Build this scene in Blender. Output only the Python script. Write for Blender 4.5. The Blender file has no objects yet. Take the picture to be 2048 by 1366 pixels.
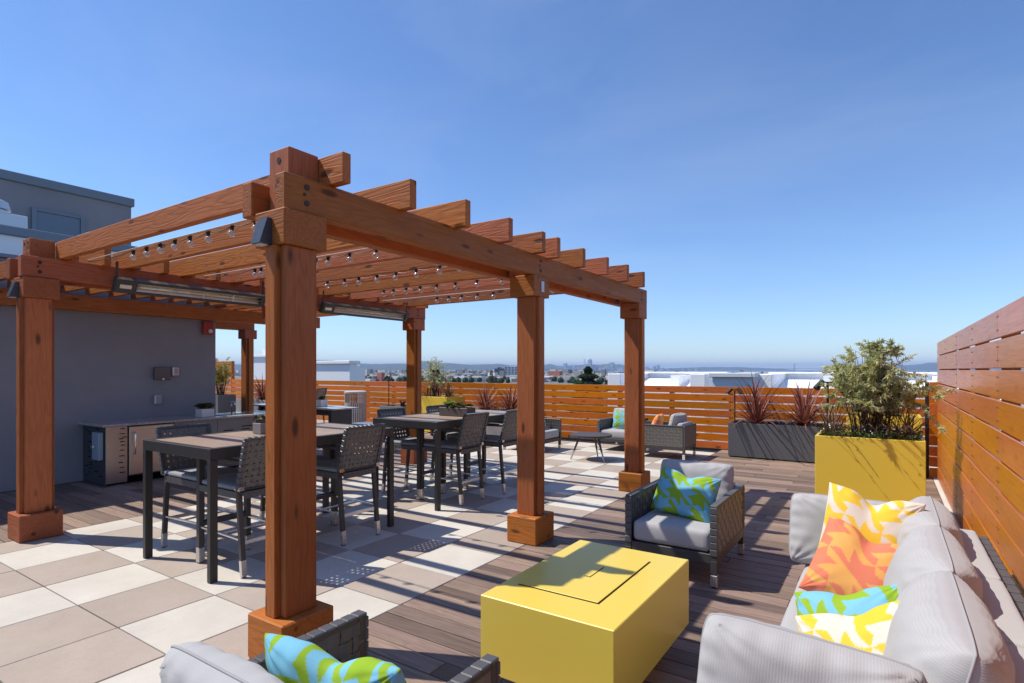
import bpy, math, random
from mathutils import Vector, Matrix, noise, Euler
R = math.radians
sc = bpy.context.scene
# ------------------------------------------------------------------ camera
cam = bpy.data.cameras.new('camera'); co = bpy.data.objects.new('camera', cam)
sc.collection.objects.link(co); sc.camera = co
co.location = (0, 0, 1.6); co.rotation_euler = (R(90), 0, R(33.5))
cam.sensor_width = 36; cam.lens = 19.93; cam.shift_y = 0.0278
cam.clip_start = 0.05; cam.clip_end = 90000
# ------------------------------------------------------------------ sky, sun, exposure
SUN_TO = Vector((-0.64, -0.28, 1.0)).normalized()
SUN_EL = math.asin(SUN_TO.z)
w = bpy.data.worlds.new('World'); sc.world = w; w.use_nodes = True
nt = w.node_tree; nt.nodes.clear()
sky = nt.nodes.new('ShaderNodeTexSky'); sky.sky_type = 'NISHITA'; sky.sun_disc = False
sky.sun_elevation = SUN_EL; sky.sun_rotation = math.atan2(SUN_TO.x, SUN_TO.y)
sky.altitude = 0; sky.air_density = 1.0; sky.dust_density = 0.0; sky.ozone_density = 3.5
bg = nt.nodes.new('ShaderNodeBackground'); bg.inputs['Strength'].default_value = 0.15
wo = nt.nodes.new('ShaderNodeOutputWorld')
tn = nt.nodes.new('ShaderNodeMix'); tn.data_type = 'RGBA'; tn.blend_type = 'MULTIPLY'; tn.inputs[0].default_value = 1; tn.inputs[7].default_value = (.500, .570, .680, 1)
nt.links.new(sky.outputs[0], tn.inputs[6]); wtc = nt.nodes.new('ShaderNodeTexCoord'); wmp = nt.nodes.new('ShaderNodeMapping'); wmp.inputs['Scale'].default_value = (1.1, 2.0, 4.5)
wno = nt.nodes.new('ShaderNodeTexNoise'); wno.inputs['Scale'].default_value = 1.1; wno.inputs['Detail'].default_value = 7; wno.inputs['Roughness'].default_value = .6; wno.inputs['Distortion'].default_value = .5
wrm = nt.nodes.new('ShaderNodeValToRGB'); wrm.color_ramp.elements[0].position = .46; wrm.color_ramp.elements[0].color = (0, 0, 0, 1); wrm.color_ramp.elements[1].position = .80; wrm.color_ramp.elements[1].color = (.11, .11, .11, 1)
wmx = nt.nodes.new('ShaderNodeMix'); wmx.data_type = 'RGBA'; wmx.inputs[7].default_value = (3.6, 3.8, 4.3, 1)
nt.links.new(wtc.outputs['Generated'], wmp.inputs[0]); nt.links.new(wmp.outputs[0], wno.inputs['Vector']); nt.links.new(wno.outputs['Fac'], wrm.inputs[0]); nt.links.new(wrm.outputs[0], wmx.inputs[0])
nt.links.new(tn.outputs[2], wmx.inputs[6]); nt.links.new(wmx.outputs[2], bg.inputs[0]); nt.links.new(bg.outputs[0], wo.inputs[0])
sl = bpy.data.lights.new('sun', 'SUN'); sl.energy = 3.2; sl.angle = R(0.53); sl.color = (1.0, 0.935, 0.83)
so = bpy.data.objects.new('sun', sl); sc.collection.objects.link(so)
so.rotation_euler = SUN_TO.to_track_quat('Z', 'Y').to_euler(); so.location = (0, 0, 30)
sc.view_settings.view_transform = 'Standard'; sc.view_settings.look = 'None'
sc.view_settings.exposure = 0.74; sc.view_settings.gamma = 1.0; sc.view_settings.use_curve_mapping = False
sc.cycles.max_bounces = 8; sc.cycles.transparent_max_bounces = 12
sc.cycles.volume_bounces = 0; sc.cycles.volume_max_steps = 32; sc.cycles.volume_step_rate = 4
random.seed(7)
COL = sc.collection

# ------------------------------------------------------------------ materials
class NB:
    def __init__(s, name):
        s.m = bpy.data.materials.new(name); s.m.use_nodes = True
        s.t = s.m.node_tree; s.n = s.t.nodes; s.b = s.n['Principled BSDF']
    def new(s, kind, **kw):
        nd = s.n.new(kind)
        for k, v in kw.items():
            if k in ('operation', 'blend_type', 'data_type', 'feature', 'wave_type', 'bands_direction', 'attribute_name', 'noise_dimensions', 'distance', 'use_clamp'):
                setattr(nd, k, v)
        return nd
    def link(s, a, b): s.t.links.new(a, b)
    def coord(s, scale=(1, 1, 1), rnd=True, uv=False):
        tc = s.n.new('ShaderNodeTexCoord'); mp = s.n.new('ShaderNodeMapping')
        mp.inputs['Scale'].default_value = scale
        src = tc.outputs['UV'] if uv else tc.outputs['Object']
        if rnd:
            oi = s.n.new('ShaderNodeObjectInfo'); mul = s.n.new('ShaderNodeVectorMath'); mul.operation = 'SCALE'
            cmb = s.n.new('ShaderNodeCombineXYZ')
            for k in range(3): s.link(oi.outputs['Random'], cmb.inputs[k])
            s.link(cmb.outputs[0], mul.inputs[0]); mul.inputs['Scale'].default_value = 61.7
            add = s.n.new('ShaderNodeVectorMath'); add.operation = 'ADD'
            s.link(src, add.inputs[0]); s.link(mul.outputs[0], add.inputs[1]); src = add.outputs[0]
        s.link(src, mp.inputs[0]); return mp.outputs[0]
    def noise(s, vec, scale, detail=4, rough=.55, dist=0):
        nd = s.n.new('ShaderNodeTexNoise'); nd.inputs['Scale'].default_value = scale
        nd.inputs['Detail'].default_value = detail; nd.inputs['Roughness'].default_value = rough
        nd.inputs['Distortion'].default_value = dist; s.link(vec, nd.inputs['Vector']); return nd.outputs['Fac']
    def math(s, op, a, b=None, clamp=False):
        nd = s.n.new('ShaderNodeMath'); nd.operation = op; nd.use_clamp = clamp
        for i, v in enumerate((a, b)):
            if v is None: continue
            if isinstance(v, (int, float)): nd.inputs[i].default_value = v
            else: s.link(v, nd.inputs[i])
        return nd.outputs[0]
    def ramp(s, f, stops):
        nd = s.n.new('ShaderNodeValToRGB'); cr = nd.color_ramp
        while len(cr.elements) < len(stops): cr.elements.new(.5)
        for e, (p, c) in zip(cr.elements, stops):
            e.position = p; e.color = (c[0], c[1], c[2], 1) if not isinstance(c, (int, float)) else (c, c, c, 1)
        s.link(f, nd.inputs[0]); return nd.outputs['Color']
    def mix(s, f, a, b, bt='MIX'):
        nd = s.n.new('ShaderNodeMix'); nd.data_type = 'RGBA'; nd.blend_type = bt
        for i, v in ((0, f), (6, a), (7, b)):
            if isinstance(v, (int, float)): nd.inputs[i].default_value = v
            elif isinstance(v, tuple): nd.inputs[i].default_value = (v[0], v[1], v[2], 1)
            else: s.link(v, nd.inputs[i])
        return nd.outputs[2]
    def bump(s, h, strength=.3, dist=.01):
        nd = s.n.new('ShaderNodeBump'); nd.inputs['Strength'].default_value = strength
        nd.inputs['Distance'].default_value = dist; s.link(h, nd.inputs['Height'])
        s.link(nd.outputs[0], s.b.inputs['Normal'])
    def set(s, **kw):
        al = dict(color='Base Color', rough='Roughness', metal='Metallic', spec='Specular IOR Level', trans='Transmission Weight',
                  ior='IOR', coat='Coat Weight', coat_rough='Coat Roughness', sheen='Sheen Weight')
        for k, v in kw.items():
            inp = s.b.inputs[al[k]]
            if isinstance(v, (int, float)): inp.default_value = v
            elif isinstance(v, tuple): inp.default_value = (v[0], v[1], v[2], 1)
            else: s.link(v, inp)
        return s.m

def plain(name, col, rough=.5, metal=0, spec=.5, var=0.06, vs=8, bump=0, **kw):
    n = NB(name); v = n.coord()
    f = n.noise(v, vs, 5)
    c = n.mix(n.math('MULTIPLY', n.math('SUBTRACT', f, .5), var * 6, True), col, tuple(min(1, x * (1 - var * 3)) for x in col))
    c = n.mix(n.math('MULTIPLY', n.math('SUBTRACT', .5, f), var * 6, True), c, tuple(min(1, x * (1 + var * 3)) for x in col))
    if bump: n.bump(n.noise(v, vs * 14, 3), bump, .004)
    r = n.math('ADD', n.math('MULTIPLY', n.noise(v, vs * 2.3, 3), .12), max(0, rough - .06))
    return n.set(color=c, rough=r, metal=metal, spec=spec, **kw)

def wood(name, col, dark, axis, rough=.5, ring=.55, knot=.6, rndv=.22, fine=.5, bumps=.35, coat=0, grey=0):
    n = NB(name)
    sc1 = [7.0, 7.0, 7.0]; sc1[axis] = .75
    sc2 = [60, 60, 60]; sc2[axis] = 2.2
    v0 = n.coord(); v1 = n.coord(tuple(sc1)); v2 = n.coord(tuple(sc2))
    base = n.noise(v1, 1.0, 2, .5, .35)
    rings = n.math('SINE', n.math('MULTIPLY', base, 85.0))
    rings = n.math('MULTIPLY', n.math('ADD', rings, 1), .5)
    rings = n.math('POWER', rings, 2.2)
    fib = n.noise(v2, 1.0, 5, .7)
    # knots
    sk = [7.5, 7.5, 7.5]; sk[axis] = 2.6
    vk = n.coord(tuple(sk)); vo = n.n.new('ShaderNodeTexVoronoi'); vo.inputs['Scale'].default_value = 1.0
    vo.inputs['Randomness'].default_value = 1.0; n.link(vk, vo.inputs['Vector'])
    kd = n.ramp(vo.outputs['Distance'], [(0, 1), (.10, .9), (.19, 0), (1, 0)])
    kn = n.math('MULTIPLY', n.math('GREATER_THAN', n.noise(v0, 1.3, 0), .36), kd)
    kn = n.math('MULTIPLY', kn, knot)
    big = n.noise(v0, 1.7, 4, .6)
    c = n.mix(n.math('MULTIPLY', rings, ring), col, dark)
    c = n.mix(n.math('MULTIPLY', n.math('SUBTRACT', fib, .42, True), fine * 2.4, True), c, tuple(x * .55 for x in dark))
    c = n.mix(n.math('MULTIPLY', n.math('SUBTRACT', big, .40, True), 1.6, True), c, n.mix(.5, c, tuple(min(1, x * 1.35) for x in col)))
    c = n.mix(kn, c, tuple(x * .22 for x in dark))
    oi = n.n.new('ShaderNodeObjectInfo')
    hs = n.n.new('ShaderNodeHueSaturation'); n.link(c, hs.inputs['Color'])
    n.link(n.math('ADD', n.math('MULTIPLY', oi.outputs['Random'], rndv * 2), 1 - rndv), hs.inputs['Value'])
    wn = n.n.new('ShaderNodeTexWhiteNoise'); wn.noise_dimensions = '1D'; n.link(oi.outputs['Random'], wn.inputs['W'])
    n.link(n.math('ADD', n.math('MULTIPLY', wn.outputs['Value'], .02), .49), hs.inputs['Hue'])
    n.link(n.math('ADD', n.math('MULTIPLY', wn.outputs['Value'], .10), .98 - grey), hs.inputs['Saturation'])
    h = n.math('ADD', n.math('MULTIPLY', rings, -.32), n.math('MULTIPLY', fib, -1.0))
    h = n.math('SUBTRACT', h, n.math('MULTIPLY', kn, 1.2))
    n.bump(h, bumps, .004)
    rr = n.math('ADD', n.math('MULTIPLY', fib, .25), rough - .12)
    return n.set(color=hs.outputs[0], rough=rr, spec=.32, coat=coat, coat_rough=.25)

CED = (.400, .130, .042); CEDD = (.235, .066, .021)
cedar = [wood('stained_cedar_%s' % a, CED, CEDD, i, .56, .34, .85, .20, .48, .7) for i, a in enumerate('xyz')]
slatm = [wood('orange_slat_%s' % a, (.58, .165, .016), (.37, .09, .009), i, .42, .35, .75, .13, .4, .3) for i, a in enumerate('xyz')]
screenm = wood('red_screen_board', (.47, .150, .032), (.34, .095, .020), 1, .34, .22, .3, .10, .35, .2, coat=.22)
deckm = wood('weathered_deck', (.265, .178, .132), (.125, .080, .060), 0, .6, .3, .12, .38, .8, .5, grey=.12)
darkm = plain('dark_powder_coat', (.030, .029, .030), .42, 0, .5, .08)
framem = plain('bronze_grey_metal', (.055, .052, .052), .45, 0, .5, .08)
strapm = plain('grey_strap', (.150, .138, .122), .42, 0, .5, .10, 14)
strapm2 = plain('dark_strap', (.085, .086, .092), .40, 0, .5, .10, 14)
silver = plain('brushed_silver', (.72, .70, .68), .28, .85, .5, .03)
chrome = plain('polished_steel', (.80, .80, .80), .12, 1.0, .5, .02)
blackm = plain('black_rubber', (.012, .012, .012), .6)
boltm = plain('weathered_bolt', (.045, .030, .020), .5, .3)
holem = plain('slot_black', (.004, .004, .004), .9, spec=.1)
yellowm = plain('yellow_metal', (.74, .56, .085), .33, 0, .5, .035, 1.6, coat=.10)
yellowm2 = plain('yellow_planter_metal', (.80, .57, .06), .36, 0, .5, .02, 2)
plantgrey = plain('charcoal_planter', (.105, .110, .122), .42, 0, .5, .04, 3)
plantlight = plain('warm_grey_planter', (.34, .32, .31), .5, 0, .5, .05, 3)
whitep = plain('white_glazed', (.70, .70, .70), .35)
whiteroof = plain('white_stucco', (.88, .88, .88), .75, 0, .2, .025, 1.2)
whiteroof2 = plain('pale_grey_stucco', (.66, .68, .70), .75, 0, .2, .04, 1.2)
granite_n = NB('granite'); _v = granite_n.coord(rnd=False)
_g = granite_n.ramp(granite_n.noise(_v, 90, 3, .8), [(.35, (.10, .09, .09)), (.5, (.40, .36, .34)), (.62, (.62, .58, .55)), (.72, (.75, .72, .7))])
granite = granite_n.set(color=_g, rough=.14, spec=.6)
steel_n = NB('brushed_steel'); _v = steel_n.coord((2, 1.5, 90), False)
steel_n.bump(steel_n.noise(_v, 3, 3), .12, .002)
steelm = steel_n.set(color=(.46, .46, .48), rough=.26, metal=1.0)
steeldk = plain('grey_steel_panel', (.20, .20, .215), .35, .6)
steeld = plain('dark_steel_panel', (.075, .078, .085), .45, .3)
glassy = NB('bulb_glass')
_tr = glassy.n.new('ShaderNodeBsdfTransparent'); _gl = glassy.n.new('ShaderNodeBsdfGlossy'); _gl.inputs['Roughness'].default_value = .08
_df = glassy.n.new('ShaderNodeBsdfDiffuse'); _df.inputs['Color'].default_value = (.8, .8, .82, 1)
_lw = glassy.n.new('ShaderNodeLayerWeight'); _lw.inputs['Blend'].default_value = .42
_m1 = glassy.n.new('ShaderNodeMixShader'); _m2 = glassy.n.new('ShaderNodeMixShader'); _m1.inputs[0].default_value = .6
_tr.inputs['Color'].default_value = (.86, .87, .88, 1)
glassy.link(_gl.outputs[0], _m1.inputs[1]); glassy.link(_df.outputs[0], _m1.inputs[2])
glassy.link(glassy.math('ADD', glassy.math('MULTIPLY', _lw.outputs['Facing'], .6), .22), _m2.inputs[0]); glassy.link(_tr.outputs[0], _m2.inputs[1]); glassy.link(_m1.outputs[0], _m2.inputs[2])
glassy.link(_m2.outputs[0], glassy.n['Material Output'].inputs[0]); glassm = glassy.m
stucco = NB('blue_grey_stucco'); _v = stucco.coord(rnd=False)
_c = stucco.ramp(stucco.noise(_v, 1.3, 5, .6), [(.3, (.245, .245, .262)), (.7, (.285, .285, .302))])
stucco.bump(stucco.noise(_v, 120, 3, .7), .5, .006); stuccom = stucco.set(color=_c, rough=.9, spec=.2)
trimblue = plain('slate_blue_trim', (.17, .215, .255), .45, 0, .5, .04)
doorblue = plain('slate_blue_door', (.145, .20, .255), .42, 0, .5, .03)
redm = plain('alarm_red', (.36, .035, .028), .4)
wirem = plain('black_cable', (.012, .012, .012), .5)
ropem = plain('pale_rope', (.62, .55, .48), .7)
reflm = plain('heater_reflector', (.82, .76, .64), .38, .45, .5, .05, 3)
heatglass = plain('heater_tube', (.75, .70, .62), .15, .6)

def tilemat(name, ca, cb, spk):
    n = NB(name); v = n.coord()
    sp = n.noise(v, 260, 2, .8); bigf = n.noise(v, 2.2, 5, .65); mid = n.noise(v, 24, 4, .7)
    c = n.mix(n.ramp(bigf, [(.35, 0), (.7, 1)]), ca, cb)
    c = n.mix(n.math('MULTIPLY', n.math('SUBTRACT', sp, .52, True), spk * 4, True), c, tuple(x * .45 for x in cb))
    c = n.mix(n.math('MULTIPLY', n.math('SUBTRACT', mid, .5, True), .7, True), c, tuple(x * .72 for x in cb))
    st = n.ramp(n.noise(v, .9, 3, .5, .6), [(.60, 0), (.68, .22), (.80, .30)])
    c = n.mix(n.math('MULTIPLY', st, 1.0), c, tuple(x * .80 for x in cb))
    oi = n.n.new('ShaderNodeObjectInfo'); hs = n.n.new('ShaderNodeHueSaturation'); n.link(c, hs.inputs['Color'])
    n.link(n.math('ADD', n.math('MULTIPLY', oi.outputs['Random'], .10), .95), hs.inputs['Value'])
    n.bump(n.math('ADD', sp, mid), .25, .002)
    return n.set(color=hs.outputs[0], rough=.82, spec=.25)
tile_w = tilemat('cream_paver', (.62, .58, .51), (.54, .50, .44), .36)
tile_b = tilemat('taupe_paver', (.43, .36, .305), (.38, .315, .265), .6)
mortar = plain('dark_gap', (.03, .028, .026), .9, spec=.1)
membrane = plain('pale_roof_membrane', (.35, .35, .34), .85, 0, .2, .1, .6)

def fabric(name, col, stripe=1.0, dirx=True, rows=120):
    n = NB(name); v = n.coord((1, 1, 1), False, uv=True)
    sp = n.n.new('ShaderNodeSeparateXYZ'); n.link(v, sp.inputs[0])
    f = n.math('SINE', n.math('MULTIPLY', sp.outputs[0 if dirx else 1], rows * 6.283))
    f = n.math('MULTIPLY', n.math('ADD', f, 1), .5)
    vo = n.coord(); nz = n.noise(vo, 5, 4); fn = n.noise(vo, 160, 2)
    c = n.mix(n.math('MULTIPLY', f, .20 * stripe), col, tuple(x * .70 for x in col))
    c = n.mix(n.math('MULTIPLY', n.math('SUBTRACT', nz, .45, True), .8, True), c, tuple(x * .93 for x in col))
    c = n.mix(n.math('MULTIPLY', n.math('SUBTRACT', fn, .5, True), .5, True), c, tuple(x * .7 for x in col))
    n.bump(n.math('ADD', n.math('MULTIPLY', f, .6), fn), .18, .002)
    return n.set(color=c, rough=.9, spec=.15, sheen=.15)
greyfab = fabric('light_grey_fabric', (.430, .425, .425))
greyfab2 = fabric('light_grey_fabric_cross', (.430, .425, .425), 1, False)
stoolfab = plain('stool_cushion_grey', (.30, .30, .315), .85, 0, .2, .03)
pipem = plain('grey_piping', (.36, .355, .36), .85, 0, .2, .03)

def printmat(name):
    n = NB(name); a = n.n.new('ShaderNodeVertexColor'); a.layer_name = 'print'
    v = n.coord(); f = n.noise(v, 220, 2)
    c = n.mix(n.math('MULTIPLY', n.math('SUBTRACT', f, .48, True), .9, True), a.outputs[0], n.mix(1.0, a.outputs[0], (.72, .72, .72), 'MULTIPLY'))
    n.bump(f, .2, .002); return n.set(color=c, rough=.88, spec=.15)
printm = printmat('printed_canvas')

def leafmat(name, ca, cb, cc=None, trans=.25):
    n = NB(name); ge = n.n.new('ShaderNodeNewGeometry'); a = n.n.new('ShaderNodeVertexColor'); a.layer_name = 'tint'
    c = n.mix(a.outputs[0], ca, cb)
    tb = n.n.new('ShaderNodeBsdfTranslucent'); n.link(n.mix(1.0, c, (1.0, 1.0, .6), 'MULTIPLY'), tb.inputs['Color'])
    mx = n.n.new('ShaderNodeMixShader'); mx.inputs[0].default_value = trans
    n.set(color=c, rough=.45, spec=.35)
    n.link(n.b.outputs[0], mx.inputs[1]); n.link(tb.outputs[0], mx.inputs[2]); n.link(mx.outputs[0], n.n['Material Output'].inputs[0])
    return n.m
leaf_green = leafmat('grey_green_leaves', (.23, .27, .08), (.82, .80, .52), trans=.4)
leaf_dark = leafmat('dark_green_leaves', (.035, .065, .020), (.12, .17, .05))
leaf_bright = leafmat('bright_green_leaves', (.12, .22, .035), (.28, .40, .07))
leaf_red = leafmat('bronze_red_blades', (.09, .022, .018), (.50, .19, .16))
leaf_bronze = leafmat('bronze_green_blades', (.055, .035, .022), (.21, .13, .075))
leaf_yellow = leafmat('yellow_bamboo_leaves', (.30, .26, .05), (.62, .50, .12))
leaf_purple = leafmat('purple_succulent', (.045, .018, .022), (.14, .05, .05), trans=.1)
barkm = plain('twig_bark', (.10, .065, .045), .8)
soilm = plain('soil', (.035, .025, .018), .95, spec=.1)
flowerm = plain('white_petals', (.75, .74, .72), .7)

# ------------------------------------------------------------------ mesh tools
class MB:
    def __init__(s): s.v = []; s.f = []; s.uv = None; s.tint = None; s.mi = None
    def box(s, x0, x1, y0, y1, z0, z1, c=0.0):
        if x0 > x1: x0, x1 = x1, x0
        if y0 > y1: y0, y1 = y1, y0
        if z0 > z1: z0, z1 = z1, z0
        b = len(s.v)
        if c <= 0:
            s.v += [(x, y, z) for z in (z0, z1) for y in (y0, y1) for x in (x0, x1)]
            s.f += [tuple(b + i for i in q) for q in ((0, 2, 3, 1), (4, 5, 7, 6), (0, 1, 5, 4), (2, 6, 7, 3), (0, 4, 6, 2), (1, 3, 7, 5))]
            return s
        c = min(c, (x1 - x0) * .45, (y1 - y0) * .45, (z1 - z0) * .45)
        X = (x0, x1); Y = (y0, y1); Z = (z0, z1); idx = {}
        for i in (0, 1):
            for j in (0, 1):
                for k in (0, 1):
                    sx = c if i == 0 else -c; sy = c if j == 0 else -c; sz = c if k == 0 else -c
                    for a in range(3):
                        p = [X[i] + sx, Y[j] + sy, Z[k] + sz]; p[a] = (X[i], Y[j], Z[k])[a]
                        idx[(i, j, k, a)] = len(s.v); s.v.append(tuple(p))
        I = lambda i, j, k, a: idx[(i, j, k, a)]
        s.f += [(I(0,0,0,0), I(0,0,1,0), I(0,1,1,0), I(0,1,0,0)), (I(1,0,0,0), I(1,1,0,0), I(1,1,1,0), I(1,0,1,0)),
                (I(0,0,0,1), I(1,0,0,1), I(1,0,1,1), I(0,0,1,1)), (I(0,1,0,1), I(0,1,1,1), I(1,1,1,1), I(1,1,0,1)),
                (I(0,0,0,2), I(0,1,0,2), I(1,1,0,2), I(1,0,0,2)), (I(0,0,1,2), I(1,0,1,2), I(1,1,1,2), I(0,1,1,2))]
        for i in (0, 1):
            for j in (0, 1):
                s.f.append((I(i,j,0,0), I(i,j,0,1), I(i,j,1,1), I(i,j,1,0)))
                s.f.append((I(i,0,j,0), I(i,0,j,2), I(i,1,j,2), I(i,1,j,0)))
                s.f.append((I(0,i,j,1), I(0,i,j,2), I(1,i,j,2), I(1,i,j,1)))
                for k in (0, 1): s.f.append((I(i,j,k,0), I(i,j,k,1), I(i,j,k,2)))
        return s
    def ring(s, pts): b = len(s.v); s.v += [tuple(p) for p in pts]; return list(range(b, b + len(pts)))
    def bridge(s, a, b):
        n = len(a)
        for i in range(n): s.f.append((a[i], a[(i + 1) % n], b[(i + 1) % n], b[i]))
    def cyl(s, p0, p1, r0, r1=None, n=12, cap=True):
        r1 = r0 if r1 is None else r1
        p0 = Vector(p0); p1 = Vector(p1); d = (p1 - p0).normalized()
        u = d.orthogonal().normalized(); v = d.cross(u)
        A = s.ring([p0 + (u * math.cos(t) + v * math.sin(t)) * r0 for t in [2 * math.pi * i / n for i in range(n)]])
        B = s.ring([p1 + (u * math.cos(t) + v * math.sin(t)) * r1 for t in [2 * math.pi * i / n for i in range(n)]])
        s.bridge(A, B)
        if cap: s.f.append(tuple(A[::-1])); s.f.append(tuple(B))
        return s
    def tube(s, pts, r, n=6, taper=None):
        pts = [Vector(p) for p in pts]; prev = None; u = None
        for i, p in enumerate(pts):
            d = ((pts[min(i + 1, len(pts) - 1)] - pts[max(i - 1, 0)])).normalized()
            u = d.orthogonal().normalized() if u is None else (u - d * u.dot(d)).normalized()
            v = d.cross(u); rr = r if taper is None else r * (1 - (1 - taper) * i / max(1, len(pts) - 1))
            A = s.ring([p + (u * math.cos(2 * math.pi * k / n) + v * math.sin(2 * math.pi * k / n)) * rr for k in range(n)])
            if prev: s.bridge(prev, A)
            else: s.f.append(tuple(A[::-1]))
            prev = A
        s.f.append(tuple(prev)); return s
    def bar(s, p0, p1, wx, wy, up=(0, 0, 1)):      # rectangular bar between two points
        p0 = Vector(p0); p1 = Vector(p1); d = (p1 - p0).normalized()
        u = Vector(up); u = (u - d * u.dot(d)); u = u.normalized() if u.length > 1e-4 else d.orthogonal().normalized()
        v = d.cross(u)
        q = [(-1, -1), (1, -1), (1, 1), (-1, 1)]
        A = s.ring([p0 + v * a * wx / 2 + u * b * wy / 2 for a, b in q]); B = s.ring([p1 + v * a * wx / 2 + u * b * wy / 2 for a, b in q])
        s.bridge(A, B); s.f.append(tuple(A[::-1])); s.f.append(tuple(B)); return s
    def poly(s, pts): s.f.append(tuple(s.ring(pts))); return s
    def sphere(s, c, r, n=12, m=8, sz=1.0):
        c = Vector(c); rows = []
        for j in range(1, m):
            ph = math.pi * j / m
            rows.append(s.ring([c + Vector((math.sin(ph) * math.cos(2 * math.pi * i / n) * r, math.sin(ph) * math.sin(2 * math.pi * i / n) * r, math.cos(ph) * r * sz)) for i in range(n)]))
        for a, b in zip(rows, rows[1:]): s.bridge(b, a)
        t = s.ring([c + Vector((0, 0, r * sz))])[0]; bt = s.ring([c - Vector((0, 0, r * sz))])[0]
        for i in range(n):
            s.f.append((rows[0][i], rows[0][(i + 1) % n], t)); s.f.append((rows[-1][(i + 1) % n], rows[-1][i], bt))
        return s
    def mesh(s, name, m, smooth=False):
        me = bpy.data.meshes.new(name); me.from_pydata([tuple(v) for v in s.v], [], s.f)
        if m is not None: me.materials.append(m)
        if s.uv:
            ul = me.uv_layers.new(name='UVMap')
            for l in me.loops: ul.data[l.index].uv = s.uv[l.vertex_index]
        if s.tint:
            ca = me.color_attributes.new('tint', 'FLOAT_COLOR', 'POINT')
            buf = []
            for t in s.tint: buf += [t, t, t, 1]
            ca.data.foreach_set('color', buf)
        if smooth:
            for p in me.polygons: p.use_smooth = True
        me.update(); return me
def obj(name, mb, m=None, parent=None, smooth=False, loc=None, rot=None, label=None, cat=None, group=None, kind=None):
    me = mb.mesh(name, m, smooth) if isinstance(mb, MB) else mb
    o = bpy.data.objects.new(name, me); COL.objects.link(o)
    if loc: o.location = loc
    if rot: o.rotation_euler = rot
    if parent: o.parent = parent
    tag(o, label, cat, group, kind); return o
def tag(o, label=None, cat=None, group=None, kind=None):
    if label: o['label'] = label
    if cat: o['category'] = cat
    if group: o['group'] = group
    if kind: o['kind'] = kind
    return o
def empty(name, loc, label, cat, group=None, rz=0):
    o = bpy.data.objects.new(name, None); COL.objects.link(o); o.location = loc; o.rotation_euler = (0, 0, rz)
    o.empty_display_size = .1; return tag(o, label, cat, group)
def B(x0, x1, y0, y1, z0, z1, c=0.0): return MB().box(x0, x1, y0, y1, z0, z1, c)
def copy_tree(o, parent=None):
    c = o.copy(); COL.objects.link(c); c.parent = parent
    for ch in list(o.children): copy_tree(ch, c)
    return c
def place(o, loc, rz, label, group=None):
    o.location = loc; o.rotation_euler = (0, 0, rz); o['label'] = label
    if group: o['group'] = group
    return o

# ------------------------------------------------------------------ setting: terrace floor, pavers, deck
obj('terrace_floor', B(-30, 3.5, -6, 12.6, -20, -.05), mortar, kind='structure')
patio = obj('patio', B(-6.83, -2.767, -3.0, 11.80, -.048, -.032), mortar, kind='structure')
P = .6085; g = .0042
tmesh = {}
def tile_mesh(wd, col):
    k = (round(wd, 3), col)
    if k not in tmesh:
        tmesh[k] = B(-wd / 2 + g, wd / 2 - g, -P / 2 + g, P / 2 - g, -.03, 0, .003).mesh('tile', tile_w if col else tile_b)
    return tmesh[k]
brown_extra = {(4, -1), (3, -2), (4, -3)}
X0 = -2.767
for j in range(-4, 17):
    yc = 1.587 + P * (j + .5)
    for i in range(7):
        x1 = X0 - P * i; x0 = max(X0 - P * (i + 1), -6.83)
        white = ((i + j) % 2 == 1)
        if (i, j) in ((2, -1), (4, -1)): white = False
        if (i, j) == (3, -1): white = True
        if yc + P / 2 > 11.85: continue
        obj('tile', tile_mesh(x1 - x0, white), parent=patio, loc=((x0 + x1) / 2, yc, random.uniform(-.0012, .0012)))
deck = obj('deck', MB().box(-2.763, .56, -3.0, 11.9, -.048, -.032).box(-9.75, -6.834, -3.0, 11.9, -.048, -.032), mortar, kind='structure')
DW = .1405
pm = {}
def plank(x0, x1, yc, z=0):
    L = round(x1 - x0, 2); o = None
    if L not in pm: pm[L] = B(-L / 2 + .0015, L / 2 - .0015, -DW / 2 + .004, DW / 2 - .004, -.03, 0, .003).mesh('plank', deckm)
    obj('plank', pm[L], parent=deck, loc=((x0 + x1) / 2, yc, random.uniform(-.0015, .0015)))
y = -.35; r = 0
while y < 11.85:
    cut = round(-2.763 + (1.1, 2.2, 1.65, .75)[r % 4], 3)
    plank(-2.763, cut, y); plank(cut, .56, y); y += DW; r += 1
y = .6
r = 0
while y < 11.8:
    cut = round(-9.63 + (1.2, 1.9, .8)[r % 3], 3)
    plank(-9.63, cut, y); plank(cut, -6.834, y); y += DW; r += 1
edge = obj('roof_edge_pavement', B(.565, 3.4, -3, 12.4, -.048, 0), tile_w, kind='structure')
obj('far_terrace_pavement', B(-30, -9.755, 5.36, 12.4, -.048, -.002), tile_b, kind='structure')

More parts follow.
